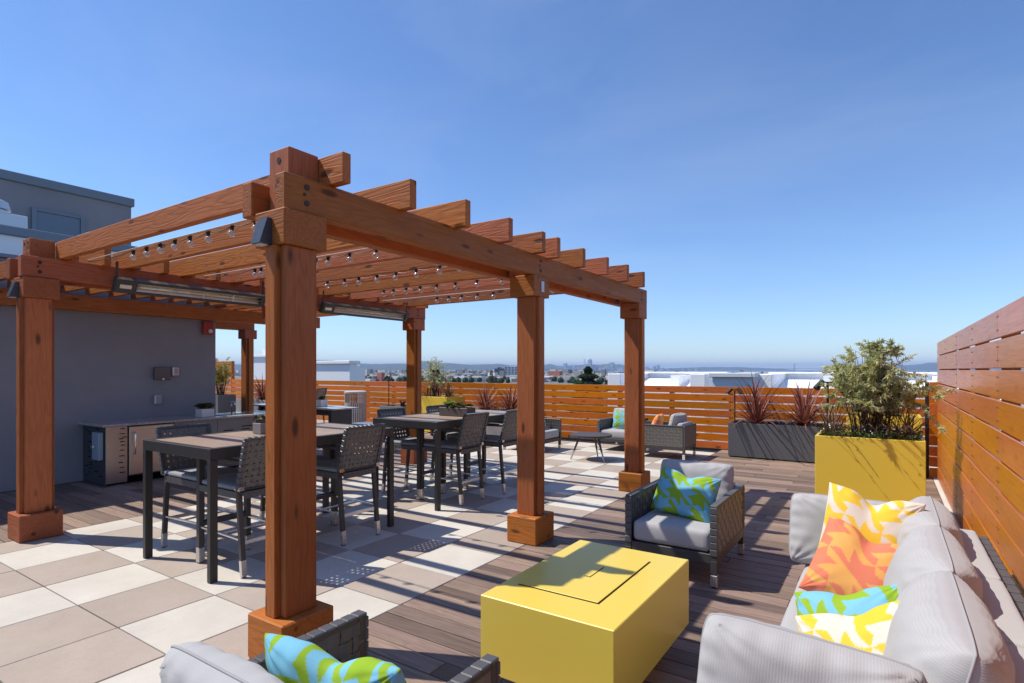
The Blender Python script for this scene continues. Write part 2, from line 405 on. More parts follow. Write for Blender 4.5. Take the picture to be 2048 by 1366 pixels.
# ------------------------------------------------------------------ grey building and roof items
bl = empty('stucco_building', (-12, 0, 0), 'dark blue grey stucco building with white upper band behind the outdoor kitchen', 'building')
def part(name, mb, m, parent, **kw):
    o = obj(name, mb, m, parent, **kw); o.location = tuple(Vector(o.location) - Vector(parent.location)) if parent.type == 'EMPTY' else o.location
    return o
part('wall', B(-13.4, -9.67, -6, 5.337, 0, 3.07), stuccom, bl)
part('roof', B(-13.39, -9.60, -6, 5.40, 3.073, 3.12), trimblue, bl)
part('upper_band', B(-13.9, -11.0, -6, 4.93, 3.123, 3.62), whiteroof, bl)
part('coping', B(-13.95, -10.94, -6, 4.99, 3.623, 3.76, .01), trimblue, bl)
pent = empty('rooftop_penthouse', (-16, 0, 3.7), 'tall slate grey stucco penthouse block with a narrow door on its side', 'penthouse')
part('wall', B(-19, -14.0, -8, 5.83, .0, 5.22), stuccom, pent)
part('coping', B(-19.05, -13.95, -8, 5.88, 5.223, 5.40, .01), trimblue, pent)
dr = part('door', B(-13.998, -13.95, 4.14, 4.86, 3.75, 4.73, .004), doorblue, pent)
dr2 = obj('door_frame', MB().box(-13.997, -13.93, 4.06, 4.137, 3.75, 4.79).box(-13.997, -13.93, 4.863, 4.94, 3.75, 4.79).box(-13.997, -13.93, 4.14, 4.86, 4.733, 4.79), trimblue, pent); dr2.location = -Vector(pent.location)
kb = MB(); kb.cyl((-13.95, 4.21, 4.12), (-13.90, 4.21, 4.12), .025); kb.cyl((-13.95, 4.21, 4.22), (-13.93, 4.21, 4.22), .02)
h = obj('handle', kb, silver, dr)
# roof vents
vt = empty('roof_ventilator', (-12.2, 3.1, 3.76), 'silver roof ventilator with round cap on a square metal base beside the penthouse', 'ventilator')
mb = MB(); mb.box(-.5, .42, -.6, .38, 0, .13, .01).box(-.42, .34, -.5, .30, .13, .38, .01)
ventm = plain('galvanised_vent', (.62, .65, .68), .4, .35, .5, .04, 2)
obj('base', mb, ventm, vt)
mb = MB(); mb.cyl((-.04, -.12, .38), (-.04, -.12, .46), .25, n=24); mb.cyl((-.04, -.12, .47), (-.04, -.12, .60), .30, .27, n=24); mb.cyl((-.04, -.12, .60), (-.04, -.12, .68), .27, .08, n=24)
obj('cap', mb, ventm, vt, smooth=False)
hd = empty('exhaust_hood', (-12.4, 4.55, 3.76), 'curved galvanised exhaust hood on the roof below the penthouse door', 'exhaust hood')
mb = MB()
prof = [(.30 * math.cos(t), .30 * math.sin(t)) for t in [math.pi * k / 10 for k in range(11)]]
A = mb.ring([(-.3, a, b + .12) for a, b in prof]); Bq = mb.ring([(.3, a, b + .12) for a, b in prof])
for k in range(10): mb.f.append((A[k], A[k + 1], Bq[k + 1], Bq[k]))
mb.f.append(tuple(A[::-1])); mb.f.append(tuple(Bq)); mb.box(-.28, .28, -.27, .27, 0, .12)
obj('hood', mb, ventm, hd); obj('visor', MB().box(-.32, .32, -.42, -.27, .16, .19, .004), ventm, hd)
# wall fittings
al = empty('fire_alarm_strobe', (-9.67, 5.185, 2.31), 'red fire alarm horn with white strobe lens high on the wall corner', 'fire alarm')
obj('housing', B(.0, .07, -.09, .09, -.11, .11, .008), redm, al)
obj('strobe_lens', MB().cyl((.07, .02, -.05), (.095, .02, -.05), .033, n=20), whitep, al)
tb = empty('wall_control_box', (-9.67, 4.455, 1.545), 'square grey smoked cover box on the dark wall left of the upper outlet', 'control box')
obj('cover', B(0, .07, -.12, .12, -.10, .10, .008), plain('smoked_plastic', (.09, .09, .10), .18), tb)
obj('latch', B(.071, .08, -.015, .015, -.10, -.08), silver, tb)
for nm, (yy, zz) in (('clear weatherproof outlet cover right of the control box', (4.66, 1.575)), ('clear weatherproof outlet cover alone above the counter', (4.395, 1.13))):
    ob = empty('outlet_cover', (-9.67, yy, zz), nm, 'outlet cover', 'weatherproof outlet covers')
    obj('bubble_cover', B(0, .06, -.058, .058, -.08, .08, .02), plain('clear_plastic', (.50, .50, .56), .10, .35), ob)
    obj('socket', B(.061, .066, -.025, .025, -.04, .04, .002), plantlight, ob)

# ------------------------------------------------------------------ pergola
pg = empty('pergola', (-4.8, 4.5, 0), 'large stained cedar pergola with double beams over the bar tables', 'pergola')
def pp(name, mb, m, parent=pg, **kw):
    o = obj(name, mb, m, parent, **kw); o.location = -Vector(pg.location); return o
CX, CY, CZ = cedar
def bolt(parent, x, y, z, axis='x', r=.011):
    mb = MB()
    if axis == 'x': mb.cyl((x, y, z), (x + .004, y, z), r * 1.35, n=14); 
    else: mb.cyl((x, y, z), (x, y - .004, z), r * 1.35, n=14)
    b = obj('bolt', mb, boltm, parent)
    mb = MB()
    if axis == 'x': mb.cyl((x + .004, y, z), (x + .008, y, z), r * .7, n=6)
    else: mb.cyl((x, y - .004, z), (x, y - .008, z), r * .7, n=6)
    return b
def post(xc, yc, rot):
    c = .003
    core = pp('post', B(xc - .0425, xc + .0425, yc - .135, yc + .135, .25, 2.282, c) if not rot else B(xc - .125, xc + .125, yc - .045, yc + .045, .25, 2.282, c), CZ)
    if not rot:
        obj('cheek_board', B(xc + .043, xc + .092, yc - .10, yc + .10, .251, 2.281, c), CZ, core)
        obj('cheek_board', B(xc - .092, xc - .043, yc - .10, yc + .10, .251, 2.281, c), CZ, core)
    else:
        obj('cheek_board', B(xc - .092, xc + .092, yc - .092, yc - .046, .251, 2.281, c), CZ, core)
        obj('cheek_board', B(xc - .092, xc + .092, yc + .046, yc + .092, .251, 2.281, c), CZ, core)
    b = obj('base_block', B(xc - .160, xc + .160, yc - .168, yc + .168, .001, .249, .008), CX, core)
    cap = obj('post_cap', B(xc - .155, xc + .115, yc - .125, yc + .155, 2.283, 2.478, .006), CX, core)
    return core, cap
ROWY = (1.985, 4.565, 7.205)
for xr, nm in ((-2.81, 0), (-6.82, 1)):
    for k, yc in enumerate(ROWY):
        core, cap = post(xr, yc + (.03 if nm else 0), k > 0)
        if k == 0:
            if nm:
                pp('post_top', B(xr - .187, xr - .095, 1.97, 2.17, 2.48, 2.865, .005), CX)
                ct = pp('post_top', B(xr - .0935, xr - .002, 1.97, 2.17, 2.48, 2.865, .005), CX)
                for zz in (2.70, 2.82): bolt(ct, xr - .048, 1.9705, zz, 'y'); bolt(ct, xr - .14, 1.9705, zz, 'y')
            else:
                ct = pp('post_top', B(xr - .187, xr - .002, 1.97, 2.17, 2.48, 2.865, .005), CZ)
                for zz in (2.69, 2.80): bolt(ct, xr - .095, 1.9705, zz, 'y', .013)
        else:
            pp('post_top', B(xr - .187, xr - .003, yc - .09, yc + .11, 2.48, 2.865 if False else 2.66, .005), CX)
        if xr == -2.81 and k == 1:
            obj('switch_plate', B(xr + .1155, xr + .121, yc + .0, yc + .05, 2.33, 2.43, .002), plain('pale_plate', (.55, .60, .72), .3), cap)
    bm = pp('beam', B(xr, xr + .090, 1.88, 7.43, 2.48, 2.68, .006), CY)
    bm2 = pp('beam', B(xr - .315, xr - .218, 1.88, 7.43, 2.48, 2.68, .006), CY)
    for yc in (2.02, 4.60, 7.24):
        for zz in (2.535, 2.625): bolt(bm, xr + .0905, yc, zz, 'x', .0125)
        bolt(bm, xr + .0905, yc - .015, 2.583, 'x', .007)
RY = [2.155, 2.725, 3.30, 3.885, 4.42, 4.70, 5.27, 5.83, 6.42, 6.97]
for k, yy in enumerate(RY):
    if k == 0:
        pp('rafter', B(-6.82, -2.60, yy + .018, yy + .078, 2.682, 2.855, .004), CX)
    else:
        pp('rafter', B(-6.98, -2.60 + random.uniform(-.012, .012), yy, yy + .060, 2.665 if k else 2.682, 2.86 + random.uniform(-.006, .006), .004), CX)
yy = 2.235
ks = []
for a, b in zip([2.235] + [q + .063 for q in RY[1:]], [q + .063 for q in RY[1:]] + [None]):
    ks.append(a)
    if b and b - a > .4: ks.append((a + b) / 2)
ks += [6.97 + .063 + .28]
for yy in ks:
    pp('rafter', B(-9.50 if yy < 5.3 else -12.15, -6.61, yy, yy + .058, 2.665, 2.86, .004), CX)
wb = pp('wall_beam', B(-9.665, -9.575, 1.0, 7.43, 2.445, 2.66, .006), CY)
pp('wall_beam', B(-9.665, -9.575, -3.0, .997, 2.445, 2.66, .006), CY)
# third row seen past the wall corner
core, cap = post(-11.74, 7.19, True)
pp('beam', B(-11.83, -11.74, 5.45, 7.36, 2.48, 2.67, .006), CY); pp('beam', B(-12.03, -11.94, 5.45, 7.36, 2.48, 2.67, .006), CY)
# wedge wall lights on two posts
for xr, lb, ysh in ((-2.81, 'dark wedge shaped wall light on the nearest pergola post', 0), (-6.82, 'dark wedge shaped wall light on the left hand pergola post', .03)):
    yb = 1.859 + ysh
    e = empty('wall_light', (xr - .035, yb, 2.285), lb, 'wall light', 'wedge wall lights on the pergola posts')
    mb = MB()
    pts = [(-.042, 0, .0), (.042, 0, .0), (.042, -.075, .0), (-.042, -.075, .0)]; pt2 = [(-.042, 0, .145), (.042, 0, .145), (.042, -.028, .145), (-.042, -.028, .145)]
    A = mb.ring(pts); C2 = mb.ring(pt2); mb.bridge(A, C2); mb.f.append(tuple(A[::-1])); mb.f.append(tuple(C2))
    obj('housing', mb, plain('slate_lamp_metal', (.045, .055, .07), .35), e)
    obj('lens', B(-.03, .03, -.06, -.015, -.005, -.0005), whitep, e)

# ------------------------------------------------------------------ string lights
bulbm = MB().sphere((0, 0, -.046), .027, 14, 10).mesh('bulb', glassm, True)
sockm = MB().cyl((0, 0, -.022), (0, 0, .012), .013, .016, n=10).box(-.022, .022, -.005, .005, .008, .017).mesh('socket', blackm)
strings = [(2.37, [-5.65, -5.40, -5.16, -4.91, -4.67, -4.40, -4.07, -3.77, -3.47], 'festoon string of clear bulbs nearest the front of the pergola'),
           (3.52, [-5.61, -5.50, -5.2, -4.9, -4.6, -4.42, -4.12, -3.77, -3.52], 'second festoon string of clear bulbs behind the near post'),
           (4.37, [-5.50, -5.20, -4.96, -4.67, -4.38, -4.09, -3.77, -3.52], 'slack festoon string of clear bulbs over the gap between both tables'),
           (5.42, [-5.66, -5.48, -5.25, -5.0, -4.72, -4.42, -4.09, -3.73], 'taut festoon string of clear bulbs level with the middle post'),
           (6.32, [-5.50, -5.28, -5.04, -4.76, -4.49, -4.17, -3.86, -3.56], 'festoon string of clear bulbs farthest back under the pergola')]
for si, (ys, xs, lb) in enumerate(strings):
    zb = 2.66
    e = empty('string_light', (-4.5, ys, zb), lb, 'string light', 'festoon strings under the pergola')
    sag = (0.0, .0, .03, .0, .01)[si]
    xa = -6.62; xb = -3.02
    zz = lambda x: -sag * (1 - ((x - (xa + xb) / 2) / ((xb - xa) / 2)) ** 2)
    if si != 2:
        obj('rope', MB().tube([(x + 4.5, 0.0, zz(x) + .030 + .0) for x in (xa, xb)], .0045, 6), ropem, e)
    allx = sorted(list(xs)); seq = []
    for a, b in zip([xa] + allx, allx + [xb]):
        for t in (0, .25, .5, .75): seq.append((a + (b - a) * t, (.02 + .004 * si) * 4 * t * (1 - t)))
    obj('cable', MB().tube([(x + 4.5, .004, zz(x) + .017 - s_) for x, s_ in seq] + [(xb + 4.5, .004, .017)], .0035, 5), wirem, e)
    for x in xs:
        b = obj('bulb', bulbm, None, e, loc=(x + 4.5, 0, zz(x)), rot=(random.uniform(-.12, .12), random.uniform(-.12, .12), 0))
        obj('socket', sockm, None, b)

# ------------------------------------------------------------------ infrared heaters
def heater(y0, y1, lb):
    L = y1 - y0
    e = empty('patio_heater', (-6.66, (y0 + y1) / 2, 2.50), lb, 'heater', 'infrared heaters on the second beam')
    e.rotation_euler = (0, R(28), 0)
    hm = MB(); hw = .095
    hm.box(-.0, .012, -L / 2, L / 2, -.075, .075, .002)
    hm.box(.012, .075, -L / 2, L / 2, .067, .075).box(.012, .075, -L / 2, L / 2, -.075, -.067)
    hm.box(.012, .075, -L / 2, -L / 2 + .01, -.067, .067).box(.012, .075, L / 2 - .01, L / 2, -.067, .067)
    obj('housing', hm, framem, e)
    fm = MB(); fm.box(.070, .078, -L / 2 + .01, -L / 2 + .20, -.067, .067).box(.070, .078, L / 2 - .07, L / 2 - .01, -.067, .067)
    fm.box(.070, .078, -L / 2 + .20, L / 2 - .07, .045, .067).box(.070, .078, -L / 2 + .20, L / 2 - .07, -.067, -.045)
    obj('front_frame', fm, framem, e)
    rf = MB(); n = 10; a0 = [(.014 + .05 * abs(math.cos(math.pi * k / n)) ** 2, -.045 + .09 * k / n) for k in range(n + 1)]
    A = rf.ring([(x, -L / 2 + .2, z) for x, z in a0]); C2 = rf.ring([(x, L / 2 - .07, z) for x, z in a0])
    for k in range(n): rf.f.append((A[k], A[k + 1], C2[k + 1], C2[k]))
    obj('reflector', rf, reflm, e, smooth=True)
    obj('tube', MB().cyl((.05, -L / 2 + .2, 0), (.05, L / 2 - .07, 0), .012, n=10), heatglass, e, smooth=True)
    gr = MB()
    for k in range(1, 4): gr.cyl((.074, -L / 2 + .2 + (L - .27) * k / 4, -.045), (.074, -L / 2 + .2 + (L - .27) * k / 4, .045), .0025, n=6)
    gr.cyl((.074, -L / 2 + .2, 0), (.074, L / 2 - .07, 0), .002, n=6)
    obj('guard_wires', gr, silver, e)
    obj('nameplate', B(.0785, .080, -L / 2 + .04, -L / 2 + .15, -.02, .02), reflm, e)
    for s_ in (-1, 1): obj('bracket', MB().bar((.006, s_ * (L / 2 - .02), .075), (-.05, s_ * (L / 2 - .02), .22), .025, .006), framem, e)
heater(2.60, 4.28, 'long infrared heater on the beam left of the near post')
heater(5.16, 6.86, 'long infrared heater on the beam right of the near post')

# ------------------------------------------------------------------ slat fence at the back
fe = empty('slat_fence', (-6, 11.83, 0), 'long horizontal orange cedar slat fence across the back of the roof', 'fence')
FP = .1585
smesh = {}
def slat(parent, x0, x1, y, z, hgt=.138, axis=0, m=None, th=.022):
    L = round(x1 - x0 - .004, 2); k = (L, hgt, axis)
    if k not in smesh:
        smesh[k] = (B(-L / 2, L / 2, -th / 2, th / 2, 0, hgt, .003) if axis == 0 else B(-th / 2, th / 2, -L / 2, L / 2, 0, hgt, .003)).mesh('slat', m or slatm[axis])
    c = (x0 + x1) / 2
    return obj('slat', smesh[k], None, parent, loc=((c, y, z) if axis == 0 else (y, c, z)))
cuts = [-20.3, -17.9, -15.5, -13.1, -10.75, -8.35, -4.97, -2.6, -.1, 1.5]
for i in range(8):
    z = .015 + FP * i
    for a, b in zip(cuts, cuts[1:]):
        o = slat(fe, a + 6, b + 6, 0, z); o.location.x += 0
scr = MB()
for xx in cuts[:-1] + [-6.65, -3.8, -1.4, -7.5, -12, -16.7, -9.5]:
    obj('post', B(xx + 6 - .045, xx + 6 + .045, .013, .10, 0, 1.25, .003), slatm[2], fe)
    for i in range(8):
        for dx in (-.022, .022):
            for dz in (.035, .105): scr.cyl((xx + 6 + dx, -.0105, .015 + FP * i + dz), (xx + 6 + dx, -.0125, .015 + FP * i + dz), .006, n=6)
obj('screws', scr, silver, fe, kind='stuff')
f2 = empty('tall_slat_screen', (-22, 11.83, 0), 'taller orange slat screen with wide gaps beyond the grey wall', 'fence')
for i in range(12): slat(f2, -2.2, 1.68, 0, .01 + .163 * i, .125)
for xx in (-2.1, -.3, 1.64): obj('post', B(xx - .045, xx + .045, .013, .10, 0, 1.93), slatm[2], f2)
f3 = empty('fence_return', (.58, 10.42, 0), 'short dark orange slat fence beside the tall right screen', 'fence')
for i in range(9): slat(f3, -.06, .10, 0, .012 + FP * i, .142)
obj('post', B(-.11, -.062, -.01, .06, 0, 1.42), blackm, f3)
# ------------------------------------------------------------------ tall screen on the right
f4 = empty('board_screen', (.61, 4, 0), 'tall glossy red brown board privacy screen behind the sofa', 'privacy screen')
bmesh = {}
yj = (-1.2, 1.6, 4.9, 7.6, 10.33)
for i in range(10):
    z = .012 + .2 * i
    off = (0, .0)[i % 2]
    for a, b in zip(yj, yj[1:]):
        L = round(b - a - .004, 3)
        if L not in bmesh: bmesh[L] = B(0, .022, -L / 2, L / 2, 0, .186, .004).mesh('board', screenm)
        obj('board', bmesh[L], None, f4, loc=(random.uniform(-.0015, .0015), (a + b) / 2 - 4, z))
sc4 = MB()
for yy in (-.2, 1.6, 3.2, 4.9, 6.25, 7.6, 8.95, 10.27):
    obj('post', B(.023, .11, yy - 4 - .045, yy - 4 + .045, 0, 1.96, .004), cedar[2], f4)
    for i in range(10):
        for dy in (-.03, .03):
            for dz in (.05, .14): sc4.cyl((-.0005, yy - 4 + dy + (0.02 if yy == 1.6 else 0), .012 + .2 * i + dz), (-.003, yy - 4 + dy, .012 + .2 * i + dz), .006, n=6)
obj('screws', sc4, framem, f4, kind='stuff')

# ------------------------------------------------------------------ outdoor kitchen
kt = empty('outdoor_kitchen', (-9.2, 3.4, 0), 'stainless outdoor kitchen with granite counter along the grey wall', 'outdoor kitchen')
def kp(name, mb, m, parent=kt, **kw):
    o = obj(name, mb, m, parent, **kw)
    if parent is kt: o.location = -Vector(kt.location)
    return o
kp('countertop', B(-9.668, -8.83, 3.33, 6.38, .822, .852, .003), granite)
kp('cabinet_side', B(-9.66, -8.93, 3.40, 3.42, .01, .820), steeld)
kp('cabinet_body', B(-9.66, -8.94, 3.421, 6.33, .10, .818), steeld)
kp('toe_kick', B(-9.66, -9.0, 3.43, 6.33, .002, .099), holem)
pn = kp('front_panel', B(-8.939, -8.915, 3.40, 3.665, .03, .815, .002), steelm)
kp('front_panel', B(-8.939, -8.915, 4.30, 4.95, .03, .815, .002), steeldk)
kp('front_panel', B(-8.939, -8.915, 4.955, 5.75, .03, .815, .002), steeldk)
kp('front_panel', B(-8.939, -8.915, 5.755, 6.33, .03, .815, .002), steeldk)
fr = kp('refrigerator_door', B(-8.939, -8.90, 3.685, 4.285, .12, .80, .006), plain('warm_steel_door', (.66, .56, .46), .34, .9, .5, .05, 1.5))
hb = MB(); hb.tube([(-8.90, 3.74, .72), (-8.86, 3.74, .715), (-8.85, 3.74, .69), (-8.85, 3.74, .44), (-8.86, 3.74, .415), (-8.90, 3.74, .41)], .010, 8)
kp('handle', hb, chrome, smooth=True)
random.seed(3)
slots = [(3.60, .78), (3.60, .71), (3.60, .60), (3.59, .64), (3.63, .66), (3.60, .55), (3.59, .48), (3.60, .40), (3.58, .31), (3.60, .24), (3.61, .17)]
sm_ = MB()
for yy, zz in slots: sm_.box(-8.9145, -8.9130, yy - random.uniform(.02, .04), yy + .03, zz - .006, zz + .006)
for k in range(26):
    yy = random.uniform(4.4, 6.2); zz = random.choice([.76, .71, .66, .61, .55, .49, .42, .35, .28, .2]) + .01; wdt = random.uniform(.03, .09)
    if any(abs(yy - q) < .1 for q in (4.95, 5.75, 6.6, 7.6)): continue
    sm_.box(-8.9145, -8.9130, yy - wdt, yy + wdt, zz - .007, zz + .007)
for k in range(26):
    xx = random.uniform(-9.6, -9.05); zz = .10 + .027 * k; wdt = random.uniform(.02, .06)
    sm_.box(xx - wdt, xx + wdt, 3.3982, 3.3995, zz - .006, zz + .006)
kp('vent_slots', sm_, holem, kind='stuff')
sw = empty('shutoff_switch_box', (-9.06, 3.395, .55), 'pale blue grey shutoff box with a silver knob on the cabinet end', 'switch box')
obj('box', B(-.13, .09, -.06, -.001, -.19, .19, .006), plain('pale_blue_box', (.30, .38, .45), .4), sw)
mb = MB(); mb.cyl((-.01, -.06, .0), (-.01, -.09, .0), .02, n=12); mb.box(-.045, .025, -.11, -.09, -.015, .015, .005)
obj('knob', mb, chrome, sw)
sk = empty('sink_faucet', (-9.1, 5.35, .852), 'small chrome gooseneck faucet at a drop in sink on the counter', 'faucet')
obj('basin_rim', MB().box(-.16, .22, -.26, -.235, 0, .012).box(-.16, .22, .235, .26, 0, .012).box(-.16, -.135, -.235, .235, 0, .012).box(.195, .22, -.235, .235, 0, .012), chrome, sk)
obj('basin', B(-.134, .194, -.234, .234, .0005, .003), steeld, sk)
obj('spout', MB().tube([(-.1, 0, .012), (-.1, 0, .17)] + [(-.1 + .05 - .05 * math.cos(t), 0, .17 + .05 * math.sin(t)) for t in [math.pi * k / 8 for k in range(1, 9)]] + [(0, 0, .14)], .011, 8), chrome, sk, smooth=True)
obj('handle', MB().bar((-.1, .06, .012), (-.1, .09, .08), .014, .014), chrome, sk)
gb = empty('countertop_box', (-9.0, 6.12, .852), 'black upright box standing on the granite counter beside the sink', 'box')
obj('body', B(-.15, .15, -.15, .15, .001, .33, .01), darkm, gb)
obj('lid', B(-.155, .155, -.155, .155, .331, .345, .003), framem, gb)

def rosette(mb, c, r, n, tint, up=.5):
    for k in range(n):
        a = k * 2.4; rr = r * (.35 + .65 * (k / n)); el = (1 - k / n) * 1.2 + .15
        d = Vector((math.cos(a) * math.cos(el), math.sin(a) * math.cos(el), math.sin(el))); sd = Vector((-math.sin(a), math.cos(a), 0))
        p = Vector(c); b = len(mb.v)
        q = [p, p + d * rr * .6 + sd * rr * .28, p + d * rr + Vector((0, 0, rr * .1)), p + d * rr * .6 - sd * rr * .28]
        mb.v += [tuple(x) for x in q]; mb.f.append((b, b + 1, b + 2, b + 3)); tt = tint * random.uniform(.5, 1.3)
        mb.tint += [tt * .4, tt, min(1, tt * 1.4), tt]
def pot_plant(name, loc, size, potm, lb, cat, kinds, seed, rz=0):
    random.seed(seed)
    e = empty(name, loc, lb, cat, rz=rz); w2, d2, hh = size
    mb = MB(); mb.box(-w2, w2, -d2, d2, .001, hh, .004); obj('pot', mb, potm, e)
    obj('soil', B(-w2 + .01, w2 - .01, -d2 + .01, d2 - .01, hh, hh + .003), soilm, e)
    for mm, cnt, rr, nn in kinds:
        mb = MB(); mb.tint = []
        for k in range(cnt): rosette(mb, (random.uniform(-w2, w2) * .95, random.uniform(-d2, d2) * .9, hh + random.uniform(0, .05)), rr * random.uniform(.7, 1.2), nn, random.uniform(.3, .9))
        obj('leaves', mb, mm, e, kind='stuff')
    return e
pot_plant('potted_succulent', (-9.12, 4.86, .852), (.10, .10, .13), whitep, 'white square pot of dark green succulents on the granite counter', 'potted plant', [(leaf_dark, 14, .10, 16), (leaf_purple, 5, .09, 14)], 5)

# ------------------------------------------------------------------ bar tables
def bar_table(x0, x1, y0, y1, H, lb, grp):
    e = empty('bar_table', ((x0 + x1) / 2, (y0 + y1) / 2, 0), lb, 'bar table', grp)
    a = (x1 - x0) / 2; b = (y1 - y0) / 2
    fm = MB(); t = .06; ap = .085
    fm.box(-a, a, -b, -b + t, H - ap, H, .003).box(-a, a, b - t, b, H - ap, H, .003).box(-a, -a + t, -b + t + .0005, b - t - .0005, H - ap, H, .003).box(a - t, a, -b + t + .0005, b - t - .0005, H - ap, H, .003)
    obj('frame', fm, darkm, e)
    tm = wood('table_slat_%s' % lb.split()[0], (.37, .275, .205), (.25, .18, .13), 0, .45, .25, 0, .06, .5, .2)
    n = 3; wv = (2 * b - 2 * t) / n
    for k in range(n):
        obj('tabletop_panel', B(-a + t + .002, a - t - .002, -b + t + wv * k + .003, -b + t + wv * (k + 1) - .003, H - .022, H - .002, .002), tm, e)
    for sx in (-1, 1):
        for sy in (-1, 1):
            obj('leg', B(sx * a, sx * (a - .045), sy * b, sy * (b - .06), .002, H - ap - .001, .003), darkm, e)
    return e
bar_table(-5.275, -4.215, 2.285, 4.18, 1.008, 'nearer dark framed bar table with tan panels beside the near post', 'dark framed bar tables')
bar_table(-5.295, -4.245, 4.885, 6.80, 1.008, 'farther dark framed bar table with tan panels and a long succulent box', 'dark framed bar tables')
pot_plant('succulent_pot', (-4.86, 3.13, 1.008), (.065, .065, .10), plain('taupe_pot', (.22, .19, .18), .6), 'small taupe pot with red flowers on the nearer bar table', 'potted plant', [(leaf_purple, 6, .05, 14), (leaf_bright, 4, .05, 12)], 6)
pot_plant('succulent_box', (-4.62, 5.70, 1.008), (.23, .09, .11), plain('brown_box_metal', (.085, .065, .060), .55), 'long dark brown planter box of succulents on the farther bar table', 'planter box', [(leaf_purple, 7, .07, 18), (leaf_bright, 9, .08, 26)], 7)

# ------------------------------------------------------------------ woven straps
def ribbon(L, wd, n, amp, th=.0035, phase=0):
    """strap along local X weaving +-amp in local Z, width along Y"""
    mb = MB(); prev = None
    for i in range(2 * n + 1):
        x = -L / 2 + L * i / (2 * n)
        zz = amp * math.sin(math.pi * (i / 2.0) + math.pi / 2 * 0) if False else 0
        k = i // 2
        zz = amp * (1 if (k + phase) % 2 == 0 else -1) if i % 2 == 1 else 0
        A = mb.ring([(x, -wd / 2, zz - th / 2), (x, wd / 2, zz - th / 2), (x, wd / 2, zz + th / 2), (x, -wd / 2, zz + th / 2)])
        if prev: mb.bridge(prev, A)
        else: mb.f.append(tuple(A[::-1]))
        prev = A
    mb.f.append(tuple(prev)); return mb
def weave(parent, W, Hh, nx, nz, mat, M, prefix='', gap=.14):
    """straps in the local XZ plane of matrix M: W along X, Hh along Z"""
    px = W / nx; pz = Hh / nz; amp = .004
    RH = [ribbon(W, pz * (1 - gap), nx, amp, phase=p).mesh('strap', mat) for p in (0, 1)]
    RV = [ribbon(Hh, px * (1 - gap), nz, amp, phase=p).mesh('strap', mat) for p in (0, 1)]
    # strap local: X length, Y width, Z normal -> panel plane X,Z with normal -Y
    toh = Matrix(((1, 0, 0, 0), (0, 0, -1, 0), (0, 1, 0, 0), (0, 0, 0, 1)))
    tov = Matrix(((0, 1, 0, 0), (0, 0, -1, 0), (1, 0, 0, 0), (0, 0, 0, 1)))
    tov = Matrix(((0, -1, 0, 0), (0, 0, -1, 0), (1, 0, 0, 0), (0, 0, 0, 1)))
    for k in range(nz):
        o = obj('strap', RH[k % 2], None, parent); o.matrix_local = M @ Matrix.Translation((0, 0, -Hh / 2 + pz * (k + .5))) @ toh
    for k in range(nx):
        o = obj('strap', RV[(k + 1) % 2], None, parent); o.matrix_local = M @ Matrix.Translation((-W / 2 + px * (k + .5), 0, 0)) @ tov

def rbox(wd, dp, ht, r, n=12, bulge=0.0, wr=0.0, seed=0, concave=0.0):
    """rounded soft block; x wd, y dp, z ht, base at z=0"""
    mb = MB(); mb.uv = []; hx, hy, hz = wd / 2, dp / 2, ht / 2
    nx = max(4, int(n * max(1, wd / .4))); ny = max(4, int(n * max(.4, dp / .4))); nz = max(4, int(n * max(.5, ht / .4)))
    idx = {}
    def V(i, j, k):
        key = (i, j, k)
        if key in idx: return idx[key]
        u = (2 * i / nx - 1, 2 * j / ny - 1, 2 * k / nz - 1)
        u = tuple(math.copysign(abs(q) ** .75, q) if abs(q) > 1e-9 else 0 for q in u)
        p = Vector((u[0] * hx, u[1] * hy, u[2] * hz))
        inn = Vector((max(-hx + r, min(hx - r, p.x)), max(-hy + r, min(hy - r, p.y)), max(-hz + r, min(hz - r, p.z))))
        d = p - inn
        if d.length > 1e-9: p = inn + d.normalized() * r
        ax, ay, az = [abs(q) for q in u]
        fx = (1 - u[0] ** 2); fy = (1 - u[1] ** 2); fz = (1 - u[2] ** 2)
        p.z += bulge * fx * fy * (u[2]) ** 3 if bulge else 0
        p.y += bulge * fx * fz * u[1] ** 3 * .6
        p.x += bulge * fy * fz * u[0] ** 3 * .3
        if wr:
            q = Vector((p.x * 3 + seed, p.y * 3, p.z * 3))
            nn = noise.noise(q) * wr + noise.noise(q * 2.7) * wr * .5
            dr_ = (p - Vector((0, 0, 0))).normalized(); p += dr_ * nn
        idx[key] = len(mb.v); mb.v.append((p.x, p.y, p.z + hz)); mb.uv.append((p.x + p.y * .0 + .5, (p.y + p.z) + .5)); return idx[key]
    for i in range(nx):
        for j in range(ny):
            mb.f.append((V(i, j, nz), V(i + 1, j, nz), V(i + 1, j + 1, nz), V(i, j + 1, nz))); mb.f.append((V(i, j, 0), V(i, j + 1, 0), V(i + 1, j + 1, 0), V(i + 1, j, 0)))
    for i in range(nx):
        for k in range(nz):
            mb.f.append((V(i, 0, k), V(i + 1, 0, k), V(i + 1, 0, k + 1), V(i, 0, k + 1))); mb.f.append((V(i, ny, k), V(i, ny, k + 1), V(i + 1, ny, k + 1), V(i + 1, ny, k)))
    for j in range(ny):
        for k in range(nz):
            mb.f.append((V(0, j, k), V(0, j, k + 1), V(0, j + 1, k + 1), V(0, j + 1, k))); mb.f.append((V(nx, j, k), V(nx, j + 1, k), V(nx, j + 1, k + 1), V(nx, j, k + 1)))
    return mb

